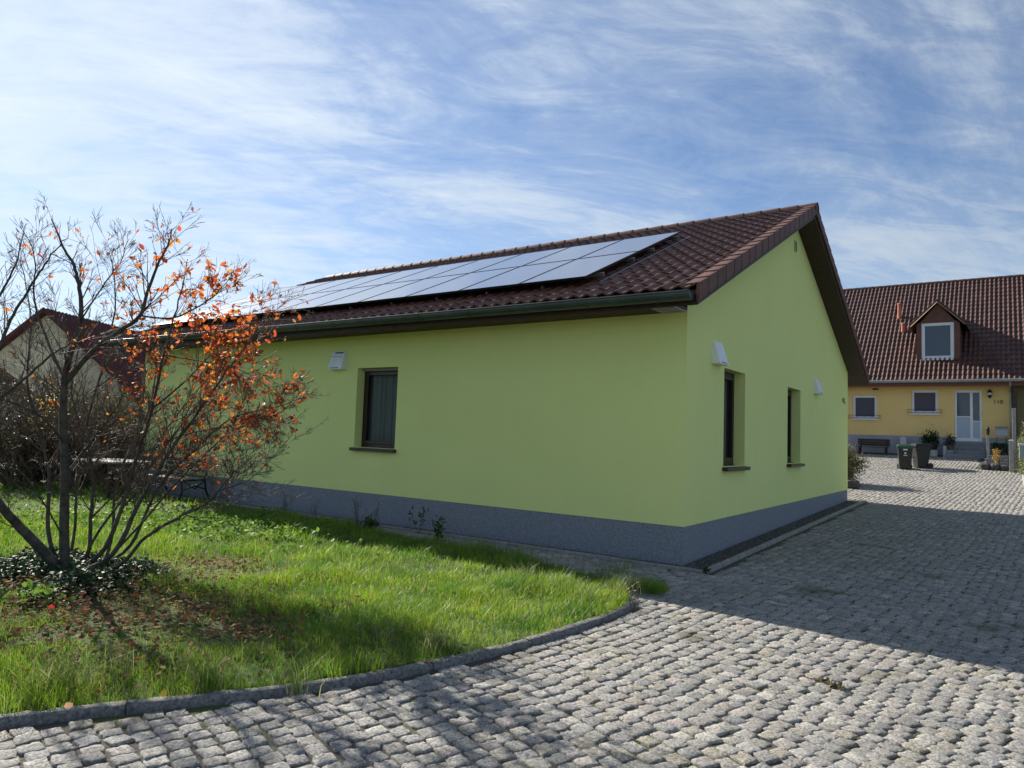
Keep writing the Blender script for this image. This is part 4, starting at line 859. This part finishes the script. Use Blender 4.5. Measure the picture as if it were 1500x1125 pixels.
# ------------------------------------------------------------------ multi-stemmed autumn tree
TB = at(95, 842, 2, 0.0); fwd = np.array([-ROT[0][2], -ROT[1][2], 0]); fwd /= np.linalg.norm(fwd); rgt = np.array([fwd[1], -fwd[0], 0])
def tp(px, py, dep=0.):   # point in the upright plane through the trunk foot, pushed back by dep metres
    d = ROT@_ray(px, py); p0 = TB+fwd*dep; t_ = ((p0-CAM)@fwd)/(d@fwd); return CAM+d*t_
TR = empty('autumn_tree', tuple(TB), 'multi-stemmed small tree with a few orange leaves on the lawn', 'tree')
stems = [  # (pixels with depth), radius at foot, tip
    ([(92, 842, 0), (62, 806, -.1), (25, 768, -.2), (-8, 728, -.3), (-60, 650, -.3), (-95, 560, -.3), (-120, 440, -.2)], .062, .02),
    ([(96, 845, 0), (94, 790, 0), (95, 690, .0), (92, 610, .02), (95, 556, .05), (103, 520, .05), (117, 475, .1), (118, 435, .15), (110, 395, .2), (92, 360, .2), (76, 322, .2)], .057, .006),
    ([(96, 560, .05), (135, 515, -.1), (170, 488, -.2), (205, 462, -.3), (222, 410, -.3), (245, 360, -.3), (252, 335, -.3)], .034, .004),
    ([(100, 838, .3), (128, 812, .35), (133, 760, .4), (136, 700, .5), (128, 620, .6), (150, 540, .6), (170, 440, .6), (160, 370, .6)], .028, .004),
    ([(105, 838, .1), (150, 808, .15), (178, 745, .2), (200, 670, .3), (222, 600, .3), (240, 520, .3), (262, 440, .2), (275, 380, .2)], .030, .004),
    ([(110, 840, .0), (165, 812, -.05), (205, 735, -.1), (250, 660, -.15), (300, 590, -.2), (350, 520, -.2), (400, 462, -.2)], .032, .004),
    ([(120, 842, -.1), (175, 828, -.2), (212, 788, -.3), (262, 758, -.4), (305, 735, -.5), (330, 705, -.5), (365, 672, -.6)], .024, .003),
    ([(130, 838, .2), (190, 800, .3), (232, 715, .3), (290, 655, .2), (345, 610, .1), (425, 592, 0)], .024, .003),
    ([(82, 830, .4), (70, 770, .5), (72, 700, .6), (60, 640, .7), (40, 560, .8), (45, 470, .8), (30, 380, .8)], .028, .004),
    ([(100, 830, .5), (110, 770, .7), (112, 700, .9), (120, 640, 1.0), (105, 560, 1.0), (135, 450, 1.0)], .02, .004),
    ([(150, 832, .4), (165, 780, .6), (172, 700, .8), (215, 610, .9), (230, 520, 1.0), (220, 420, 1.0)], .022, .004),
    ([(-60, 650, -.3), (-20, 600, -.4), (30, 560, -.5), (75, 520, -.6), (110, 500, -.6)], .022, .006),
    ([(-70, 640, -.3), (-10, 530, -.2), (15, 470, -.1), (45, 420, 0), (70, 380, 0), (100, 345, 0)], .024, .004),
    ([(-80, 600, -.3), (-30, 500, -.5), (-5, 440, -.5), (22, 390, -.5), (34, 335, -.5)], .022, .003),
    ([(205, 462, -.3), (255, 465, -.4), (305, 440, -.4), (335, 410, -.4)], .014, .003),
    ([(222, 600, .3), (270, 560, .2), (330, 500, 0), (380, 470, -.1), (415, 445, -.2)], .014, .003),
    ([(262, 758, -.4), (320, 720, -.5), (370, 700, -.6), (425, 640, -.7)], .009, .0025),
    ([(95, 650, 0), (60, 610, -.4), (20, 590, -.6), (-10, 585, -.7)], .014, .004),
    ([(118, 470, .1), (150, 420, .0), (175, 385, -.1), (188, 350, -.1)], .012, .003),
    ([(95, 556, .05), (70, 500, .2), (50, 440, .3), (52, 390, .3), (44, 350, .3)], .018, .003),
    ([(240, 520, .3), (300, 530, .2), (360, 545, .1), (420, 590, .0)], .011, .003),
    ([(140, 835, .1), (200, 775, .2), (265, 700, .3), (330, 640, .2), (385, 610, .2)], .016, .003),
    ([(115, 835, .2), (150, 770, .3), (215, 690, .4), (285, 600, .5), (335, 560, .5), (380, 540, .5)], .018, .003),
    ([(178, 745, .2), (240, 690, .5), (310, 670, .6), (380, 655, .6)], .011, .003),
    ([(72, 700, .6), (110, 660, .4), (165, 620, .2), (215, 585, .1)], .012, .003),
    ([(94, 790, 0), (60, 730, -.3), (30, 690, -.4), (0, 670, -.5)], .012, .003),
    ([(133, 760, .4), (190, 700, .3), (250, 620, .2), (300, 560, .1), (345, 500, .1)], .014, .003),
    ([(92, 700, 0), (130, 650, .2), (175, 590, .3), (200, 520, .4), (190, 450, .4)], .013, .003),
    ([(200, 670, .3), (260, 640, .3), (330, 625, .2), (400, 610, .1), (440, 575, 0)], .011, .0025),
]
trunk_br, twig_br = [], []
for pix, r0, r1 in stems:
    P = np.array([tp(*q_) for q_ in pix]); C = catmull(P, 6); n = len(C); C = C+RNG.normal(0, .006, C.shape)*np.linspace(0, 1, n)[:, None]
    rs = list(np.linspace(1, 0, n)**.85*(r0-r1)+r1)
    if r0 > .05: rs[0] *= 1.5; rs[1] *= 1.25; rs[2] *= 1.1
    rs = [v*.84 for v in rs]; trunk_br.append(([Vector(c)-Vector(TB) for c in C], rs, 9))
    ln = float(np.sum(np.linalg.norm(np.diff(C, axis=0), axis=1)))
    for k in range(int((7+ln*8)*(.4 if pix[-1][0] < 20 or pix[1][0] < 0 else 1.15))):
        t_ = random.uniform(.22, 1.0)**.8; i = min(n-2, int(t_*(n-1))); p = Vector(C[i]); dd = Vector(C[i+1]-C[i]).normalized()
        if p.z < .45: continue
        ax = Vector([random.gauss(0, 1) for _ in range(3)]); ax = (ax-dd*ax.dot(dd)).normalized()
        branch(p-Vector(TB), dd*.8+ax*random.uniform(.5, 1.0)+Vector((0, 0, .12)), random.uniform(.3, .8)*(1.1-.7*t_), min(.007, max(.0026, rs[i]*.45)), 2, twig_br, .6, .03, (2, 4) if p.z > 2.3 else (4, 6), .17, .08, .55, .0016)
tubes('trunk', trunk_br, m_bark, TR); tubes('crown', twig_br, m_twig, TR, 3)
# leaves cling in clusters on the right-hand branches
clus = [(250, 390, .7, 22), (205, 440, .8, 22), (255, 455, .5, 34), (285, 482, 1.0, 50), (330, 462, .45, 38), (300, 525, .8, 50), (250, 520, .45, 45), (360, 565, .8, 40), (345, 625, .75, 42), (300, 600, .3, 45), (395, 605, .6, 32), (425, 600, .4, 22),
        (290, 660, .5, 34), (355, 690, .5, 20), (395, 470, .45, 26), (410, 440, .4, 16), (330, 590, .45, 42), (130, 380, .05, 60), (180, 410, .10, 30), (60, 575, .2, 25), (170, 660, .22, 28), (325, 640, .5, 30), (270, 440, .3, 40), (240, 350, .2, 20), (400, 640, .3, 20), (170, 500, .06, 60)]
def topix(P):
    c = (np.asarray(P)-CAM)@ROT; return 750+FPX*c[:, 0]/-c[:, 2], 562.5-FPX*c[:, 1]/-c[:, 2]
pts = []
for bp, rs, dp_ in twig_br:
    if dp_ > 1: continue
    for i in range(1, len(bp)):
        for k in range(2): pts.append(tuple(bp[i-1].lerp(bp[i], random.random())))
pts = np.array(pts); cent = np.array([tp(a, b, dz_) for (a, b, w_, s_), dz_ in zip(clus, RNG.uniform(-.4, .4, len(clus)))])
dist2 = lambda c: ((pts+TB-c)**2*np.array([1, 1, 1])).sum(1)
pr = np.zeros(len(pts)); zl_ = pts[:, 2]
for (a, b, w_, s_), c in zip(clus, cent): pr = np.maximum(pr, w_*np.exp(-dist2(c)/(2*(s_/150*1.25)**2)))
pr += .002
sel = RNG.random(len(pts)) < pr*np.interp(zl_, [0, 1.6, 2.2, 3], [.045, .058, .125, .27]); LP = pts[sel]
lm_aut = leafmat('autumn_leaf', [(.62, .13, .02), (.68, .20, .03), (.50, .06, .02), (.75, .36, .05), (.30, .06, .04), (.60, .10, .025), (.20, .09, .06), (.62, .19, .03)], rough=.5, trans=.55)
quad_cloud('leaves', LP, .064, lm_aut, TR, aspect=.52, up=(0, 0, -.35))
print('twigs', len(twig_br), 'leaves', len(LP))

# ------------------------------------------------------------------ far left: hedges, shrubs, houses
lm_dkol = leafmat('dark_olive_leaf', [(.05, .045, .02), (.035, .035, .015), (.075, .05, .025), (.03, .025, .015), (.10, .06, .03)], trans=.3)
tw_ol = M('olive_twig', (.09, .075, .045), .8, var=.3)
for i, (px, py, dd, rx, rz_, nl, lm, lab, ls) in enumerate([
    (60, 700, 21, 1.5, 2.7, 900, lm_olive, 'bare twiggy shrub with olive leaves behind the left stem', .05),
    (150, 702, 19.5, 1.4, 2.4, 1400, lm_olive, 'brownish olive shrub left of the green house', .05),
    (200, 705, 22, 1.3, 2.0, 1300, lm_olive, 'low tangled shrub nearest the end of the green house', .05),
    (-20, 700, 23, 1.8, 3.2, 900, lm_olive, 'taller bare shrub at the far left edge', .05),
    (66, 690, 19, .55, 2.1, 420, lm_yel, 'slender shrub with yellow leaves behind the vertical trunk', .09),
    (30, 700, 18.5, 1.3, 1.9, 4200, lm_dkol, 'dense dark brown shrub at the left edge of the lawn', .06),
    (120, 700, 18.2, 1.2, 1.7, 4200, lm_dkol, 'dense dark shrub behind the right hand stems of the tree', .06),
    (185, 702, 18.6, 1.0, 1.8, 3600, lm_dkol, 'dark shrub beside the garden table', .06),
    (105, 700, 24, 1.6, 2.8, 1200, lm_olive, 'grey brown shrub in front of the cream gable', .05)]):
    d = ROT@_ray(px, 640); d = d[:2]/np.linalg.norm(d[:2]); p = CAM[:2]+d*dd
    shrub('garden_shrub', (p[0], p[1], 0), lab, 'shrub', rx, rz_, nl*2 if lm is lm_olive else nl, lm, ls, 20, group='shrubs behind the lawn', tw_mat=tw_ol)
def hedge(name, a, b, w, h, n, lm, label):
    a = np.array(a); b = np.array(b); t = empty(name, (*((a+b)/2), 0), label, 'hedge'); d = (b-a)/np.linalg.norm(b-a); nn = np.array([d[1], -d[0]])
    u = RNG.random(n); v = RNG.uniform(-.5, .5, n)*w; z_ = RNG.random(n)**.8*h; P = a[None]+(b-a)[None]*u[:, None]+nn[None]*v[:, None]-((a+b)/2)[None]
    z_ = z_*(1+.08*fnoise(P[:, 0], P[:, 1], 2.5, 5)); quad_cloud('foliage', np.column_stack([P, z_]), .07, lm, t)
    q = MB()
    for k in range(int(np.linalg.norm(b-a)*5)):
        p = a+(b-a)*random.random()-(a+b)/2; q.tube([(p[0], p[1], -.05), (p[0]+random.uniform(-.2, .2), p[1]+random.uniform(-.2, .2), h*.9)], .015, 4)
    q.build('stem', tw_ol, t)
hedge('barberry_hedge', (-19.5, -6.5), (-17.0, -1.6), .9, 1.25, 9000, lm_red, 'dark red leaved hedge at the left end of the lawn')
hedge('evergreen_hedge', (-17.2, -1.2), (-15.0, 1.8), .8, 1.0, 8000, lm_dark, 'dark evergreen hedge beyond the lawn behind the tree')
def far_house(name, label, c, az, halfw, ez, apex, ln, mw, mr, gz0=0):
    t = empty(name, (c[0], c[1], gz0), label, 'house', rz=R(az)); th_ = math.atan2(apex-ez, halfw)
    q = MB(); q.prism([(-halfw, 0, -.3), (halfw, 0, -.3), (halfw, 0, ez), (0, 0, apex), (-halfw, 0, ez)], (0, ln, 0)); q.build('wall', mw, t)
    q = MB(); oh = .45
    for s in (-1, 1):
        a_ = (s*(halfw+oh), ez-oh*(apex-ez)/halfw); pts = [(0, -.4, apex+.06), (a_[0], -.4, a_[1]+.06), (a_[0], -.4, a_[1]+.24), (0, -.4, apex+.26)]
        q.prism(pts if s > 0 else pts[::-1], (0, ln+.8, 0))
        for k in range(int((ln+.8)/.3)):      # tile rolls
            y_ = -.38+k*.3; q.tube([(0, y_, apex+.27), (a_[0], y_, a_[1]+.25)], .05, 4, False)
    q.build('roof', mr, t); q = MB(); q.box(.9, 1.5, ln*.5, ln*.5+.6, apex-1.2, apex+.7); 
    q = MB(); q.box(-.5, .5, -.02, .05, ez*.35, ez*.35+1.2); w = q.build('window', m_glass2, t); q = MB()
    for bx_ in ((-.56, -.5), (.5, .56), (-.03, .03)): q.box(bx_[0], bx_[1], -.05, .0, ez*.35, ez*.35+1.2)
    q.box(-.56, .56, -.05, 0, ez*.35-.07, ez*.35-.001); q.box(-.56, .56, -.05, 0, ez*.35+1.201, ez*.35+1.27); q.build('window_frame', m_white, w)
    return t
d = ROT@_ray(57, 620); d = d[:2]/np.linalg.norm(d[:2]); p = CAM[:2]+d*46
far_house('cream_house', 'cream gabled house with a maroon roof far left behind the tree', p, 32, 5.2, 2.9, 7.2, 13, m_cream, m_tile_m)
d = ROT@_ray(-95, 620); d = d[:2]/np.linalg.norm(d[:2]); p = CAM[:2]+d*38
far_house('small_outbuilding', 'small pale outbuilding with maroon roof at the left edge', p, 60, 3.0, 2.2, 4.4, 5, m_greyw, m_tile_m)

# ------------------------------------------------------------------ grass, ground cover, fallen leaves, weeds
def blades(name, x, y, z, h, wdt, mat, lean=.45, label=None, cat=None):
    n = len(x); a = RNG.uniform(0, 2*np.pi, n); dx, dy = np.cos(a), np.sin(a); b_ = a+RNG.normal(0, .5, n)+np.pi/2; wx, wy = np.cos(b_), np.sin(b_)
    le = np.abs(RNG.normal(lean, .25, n))*h; V = []
    for t_, wf in ((0, 1.), (.4, .9), (.75, .6)):
        cx_ = x+dx*le*t_**2; cy_ = y+dy*le*t_**2; cz_ = z+h*t_*(1-.15*t_)
        for s in (-1, 1): V.append(np.stack([cx_+s*wx*wdt*wf*.5, cy_+s*wy*wdt*wf*.5, cz_], -1))
    V.append(np.stack([x+dx*le, y+dy*le, z+h*.86], -1)); V = np.stack(V, 1)
    f4 = np.array([(0, 1, 3, 2), (2, 3, 5, 4), (4, 5, 6, 6)])
    base = np.arange(n)[:, None]*7
    F = np.concatenate([base+f for f in ([0, 1, 3], [0, 3, 2], [2, 3, 5], [2, 5, 4], [4, 5, 6])], 0)
    return npmesh(name, V.reshape(-1, 3), F, mat)
lm_grass = leafmat('grass_blade', [(.15, .30, .015), (.20, .37, .02), (.11, .24, .015), (.27, .40, .03), (.17, .33, .018), (.21, .38, .022), (.42, .40, .16)], rough=.45, trans=.55, spec=.5)
litter = at(190, 895, 2, 0.)
def litter_mask(x, y):
    a = 1.25*np.exp(-(((x+2.55)/1.35)**2+((y+5.45)/.85)**2)); b_ = np.exp(-(((x+3.5)/.6)**2+((y+3.9)/.35)**2))*.6
    return np.clip(a+b_+.25*fnoise(x, y, 5, 9)*(a > .15), 0, 1)
def cover_mask(x, y): return np.exp(-(((x+4.25)/1.0)**2+((y+5.35)/.75)**2)**1.3)
xs, ys_, = [], []
for (n, dmin, dmax) in ((290000, 2.5, 7.5), (240000, 6.0, 13), (110000, 11, 26)):
    rr = np.sqrt(RNG.uniform(dmin**1.0, dmax**1.0, n))**2; aa = RNG.uniform(R(100), R(215), n)
    X = CAM[0]+rr*np.cos(aa); Y = CAM[1]+rr*np.sin(aa); k = inside(X, Y, POLY) | ((Y < -1.0) & (Y > -1.9) & (X < .5) & (X > -1.0) & (fnoise(X, Y, 6, 2) > .0) & (X+Y < -1.1) )
    xs.append(X[k]); ys_.append(Y[k])
X = np.concatenate(xs); Y = np.concatenate(ys_)
k = RNG.random(len(X)) < (1-.85*np.clip(litter_mask(X, Y), 0, 1))*(1-.8*cover_mask(X, Y)); X, Y = X[k], Y[k]
dist = np.hypot(X-CAM[0], Y-CAM[1]); tuft = .5+.5*np.clip(.7*fnoise(X, Y, 9, 21)+.6*fnoise(X, Y, 3.1, 22), -1, 1)
h = (.035+.085*tuft**1.5+.05*RNG.random(len(X))**3)*(1-.45*litter_mask(X, Y))*np.clip(RNG.normal(1, .25, len(X)), .4, 1.7)
h *= np.where(Y > -2.6, 1.15, 1.0)
wd = np.clip(.0011*dist*.55, .0022, .011)*RNG.uniform(.7, 1.3, len(X))
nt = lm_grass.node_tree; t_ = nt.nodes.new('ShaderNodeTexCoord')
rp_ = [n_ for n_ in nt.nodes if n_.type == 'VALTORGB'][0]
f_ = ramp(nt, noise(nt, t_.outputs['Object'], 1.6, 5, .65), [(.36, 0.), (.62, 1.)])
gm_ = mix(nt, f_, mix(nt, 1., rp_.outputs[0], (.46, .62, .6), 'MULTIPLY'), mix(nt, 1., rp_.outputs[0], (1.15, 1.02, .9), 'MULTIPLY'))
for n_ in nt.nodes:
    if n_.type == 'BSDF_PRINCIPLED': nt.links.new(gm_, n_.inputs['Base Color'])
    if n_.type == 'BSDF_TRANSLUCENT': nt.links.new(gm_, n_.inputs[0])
gr_ = blades('grass', X, Y, lawn_z(X, Y)-.01, h, wd, lm_grass); prop(gr_, 'bright green uneven grass covering the lawn', 'grass', kind='stuff')
# long coarse tufts near the kerb and weeds
TX, TY = [], []
for (px, py, n) in ((300, 1000, 120), (640, 950, 100), (60, 1010, 110), (100, 1000, 70), (170, 980, 60), (900, 870, 120), (860, 880, 90), (430, 1005, 40), (930, 862, 60), (250, 850, 70), (770, 845, 60), (560, 935, 50), (885, 845, 60), (920, 830, 40)):
    c = at(px, py, 2, .05); TX.append(c[0]+RNG.normal(0, .06, n)); TY.append(c[1]+RNG.normal(0, .06, n))
TX = np.concatenate(TX); TY = np.concatenate(TY)
prop(blades('grass_tufts', TX, TY, gz(TX, TY)+.02, RNG.uniform(.12, .27, len(TX)), RNG.uniform(.003, .006, len(TX)), leafmat('coarse_grass', [(.12, .2, .03), (.2, .26, .06), (.08, .15, .02), (.3, .3, .14)], trans=.45), .7), 'long coarse grass tufts along the kerb', 'grass', kind='stuff')
# right verge grass
n = 9000; X = RNG.uniform(3.66, 5.5, n); Y = RNG.uniform(8.6, 21, n)
prop(blades('verge_grass', X, Y, gz(X, Y)+.02, RNG.uniform(.05, .11, n), RNG.uniform(.008, .016, n), lm_grass), 'short grass on the verge at the right', 'grass', kind='stuff')
# ground cover round the trunk
n = 11000; a = RNG.uniform(0, 6.28, n); r_ = np.sqrt(RNG.random(n)); X = -4.25+1.35*r_*np.cos(a)+RNG.normal(0, .08, n); Y = -5.35+.95*r_*np.sin(a)+RNG.normal(0, .08, n)
Z = lawn_z(X, Y)+RNG.random(n)*(.10+.09*fnoise(X, Y, 6, 31))*np.clip(1.3-r_, .3, 1)*1.2
quad = quad_cloud('ground_cover', np.stack([X, Y, Z], 1), .045, leafmat('ivy_leaf', [(.018, .04, .016), (.03, .06, .02), (.02, .05, .025), (.05, .09, .03)], rough=.6, trans=.2, spec=.35), flat=.55, aspect=.8)
prop(quad, 'dark green ground cover round the foot of the tree', 'ground cover', kind='stuff')
# broad-leaved weeds in the sunlit lawn
n = 1100; c = at(345, 775, 2, .05); c2 = at(160, 750, 2, .05); c3 = at(60, 880, 2, .05)
X = np.concatenate([c[0]+RNG.normal(0, .9, n), c2[0]+RNG.normal(0, 1.2, n), c3[0]+RNG.normal(0, .12, 60)]); Y = np.concatenate([c[1]+RNG.normal(0, .5, n), c2[1]+RNG.normal(0, .8, n), c3[1]+RNG.normal(0, .08, 60)])
k = inside(X, Y); X, Y = X[k], Y[k]
prop(quad_cloud('lawn_weeds', np.stack([X, Y, lawn_z(X, Y)+RNG.uniform(.03, .13, len(X))], 1), .07, leafmat('weed_leaf', [(.12, .22, .03), (.16, .27, .05), (.09, .17, .03)], rough=.6, trans=.5, spec=.25), flat=.4, aspect=.7), 'bright broad-leaved weeds among the grass', 'weeds', kind='stuff')
# fallen leaves
n = 22000; X = RNG.uniform(-6.5, .2, n); Y = RNG.uniform(-8, -2.5, n); k = inside(X, Y) & (RNG.random(n) < np.clip(litter_mask(X, Y)*1.3+.02, 0, 1)); X, Y = X[k], Y[k]
prop(quad_cloud('fallen_leaves', np.stack([X, Y, lawn_z(X, Y)+RNG.uniform(.0, .075, len(X))], 1), .05, leafmat('dead_leaf', [(.20, .10, .055), (.26, .15, .08), (.12, .07, .04), (.36, .25, .14), (.15, .07, .04), (.30, .10, .045), (.22, .15, .08), (.30, .22, .12), (.10, .06, .04)], rough=.95, trans=.25, spec=.1), flat=.75, aspect=.6), 'brown and red fallen leaves in front of the tree', 'leaves', kind='stuff')
for (px, py, s_, col, lab) in ((98, 1030, .05, (.7, .25, .03), 'orange fallen leaf lying at the kerb'), (74, 887, .055, (.5, .03, .03), 'bright red fallen leaf in front of the trunk'), (130, 876, .045, (.4, .03, .03), 'smaller red fallen leaf under the tree'), (238, 1003, .05, (.7, .4, .03), 'yellow leaf standing in the grass near the kerb')):
    c = at(px, py, 2, .12); o = quad_cloud('fallen_leaf', np.zeros((1, 3))+RNG.normal(0, .01, (1, 3)), s_, leafmat('leaf_single', [col, col], trans=.4), flat=.5, aspect=.8); o.location = c; prop(o, lab, 'leaf', 'single bright fallen leaves')
# moss and little weeds in the joints
mx, my = [], []
for q in range(120):
    if q < 34: px, py = [(130, 1100), (215, 1065), (240, 1075), (325, 1050), (370, 1060), (745, 985), (800, 980), (900, 935), (925, 905), (940, 900), (880, 955), (1040, 985), (1200, 988), (925, 1000), (1050, 1010), (1110, 995), (1160, 935), (1210, 950), (1355, 1075), (1200, 1080), (1340, 950), (1480, 1010), (1465, 1050), (1410, 1110), (1260, 1070), (1040, 1040), (925, 1075), (1215, 1115), (1330, 1045), (660, 1015), (555, 1010), (30, 1085), (1370, 1040), (1445, 1040)][q]; c = at(px, py, 2, 0)[:2]
    else: c = np.array([random.uniform(.5, 3.6), random.uniform(-6.8, 4)])
    n = random.randint(30, 90); mx.append(c[0]+RNG.normal(0, .045, n)); my.append(c[1]+RNG.normal(0, .03, n))
mx = np.concatenate(mx); my = np.concatenate(my); k = ~inside(mx, my); mx, my = mx[k], my[k]
prop(blades('joint_weeds', mx, my, gz(mx, my)-.02, RNG.uniform(.008, .028, len(mx)), RNG.uniform(.004, .008, len(mx)), leafmat('moss', [(.14, .18, .03), (.2, .22, .05), (.1, .13, .03), (.2, .16, .08)], trans=.3), .8), 'small yellow green weeds and moss in the paving joints', 'weeds', kind='stuff')
# weeds along the wall: dry stalks and leafy weeds, each a plant of its own
def stalk(px, py, h, n, lab, lmat, dry=False, ls=.05):
    c = at(px, py, 2, .02); t = empty('wall_weed', (c[0], min(c[1], -.36) if px > 420 else c[1], 0), lab, 'weed', 'weeds along the green wall'); out = []
    for k in range(n): branch((random.gauss(0, .03), random.gauss(0, .03), 0), (random.gauss(0, .25), random.gauss(0, .25), 1), h*random.uniform(.6, 1), .004, 1, out, .5, .02, (2, 4), .12, .07, .4, .0016)
    tubes('stem', out, m_twig if dry else M('green_stem', (.06, .10, .03), .7), t)
    P = np.array([tuple(p) for bp, _, _ in out for p in bp[1:]]); P = P[RNG.random(len(P)) < (.25 if dry else .9)]
    quad_cloud('foliage', P, ls, lmat, t); return t
lm_weed = leafmat('weed_dark', [(.05, .09, .03), (.07, .12, .03), (.04, .07, .03)], trans=.3); lm_dry = leafmat('dry_seed', [(.16, .12, .09), (.25, .2, .15), (.10, .08, .06)], trans=.2)
stalk(525, 772, .55, 7, 'dry brown weed stalks at the wall left of the window', lm_dry, True, .025)
stalk(548, 775, .50, 6, 'dry weed stalks at the wall below the window', lm_dry, True, .025)
stalk(420, 752, .45, 8, 'thin dry stalks at the wall nearest the bench', lm_dry, True, .025)
stalk(460, 758, .35, 6, 'short dry stalks left of the window weeds', lm_dry, True, .025)
stalk(613, 780, .42, 3, 'upright leafy green weed at the wall right of the window', lm_weed, False, .07)
stalk(640, 790, .30, 6, 'bushy dark green weed on the cobble strip', lm_weed, False, .08)
stalk(540, 778, .20, 12, 'low mat of dark weed leaves below the window', lm_weed, False, .07)
stalk(1035, 838, .08, 9, 'tiny green weed at the corner of the edging', lm_weed, False, .03)
stalk(930, 890, .32, 5, 'dry flowering stalk at the tip of the lawn', lm_dry, True, .03)
c = at(1200, 990, 2, .0); t = empty('dry_twig', (c[0], c[1], float(gz(c[0], c[1]))+.012), 'withered leafy sprig lying on the sunlit paving', 'sprig'); out = []
branch((-.12, .03, 0), (1, -.25, 0), .27, .004, 2, out, .5, 0, (4, 6), .1, .05, .4, .0016); tubes('stem', out, m_twig, t)
P = np.array([tuple(p) for bp, _, _ in out for p in bp[1:]]); P[:, 2] = np.abs(P[:, 2])*.3; quad_cloud('foliage', P, .03, leafmat('sprig', [(.14, .12, .05), (.2, .14, .07), (.10, .11, .04)], trans=.2), t)
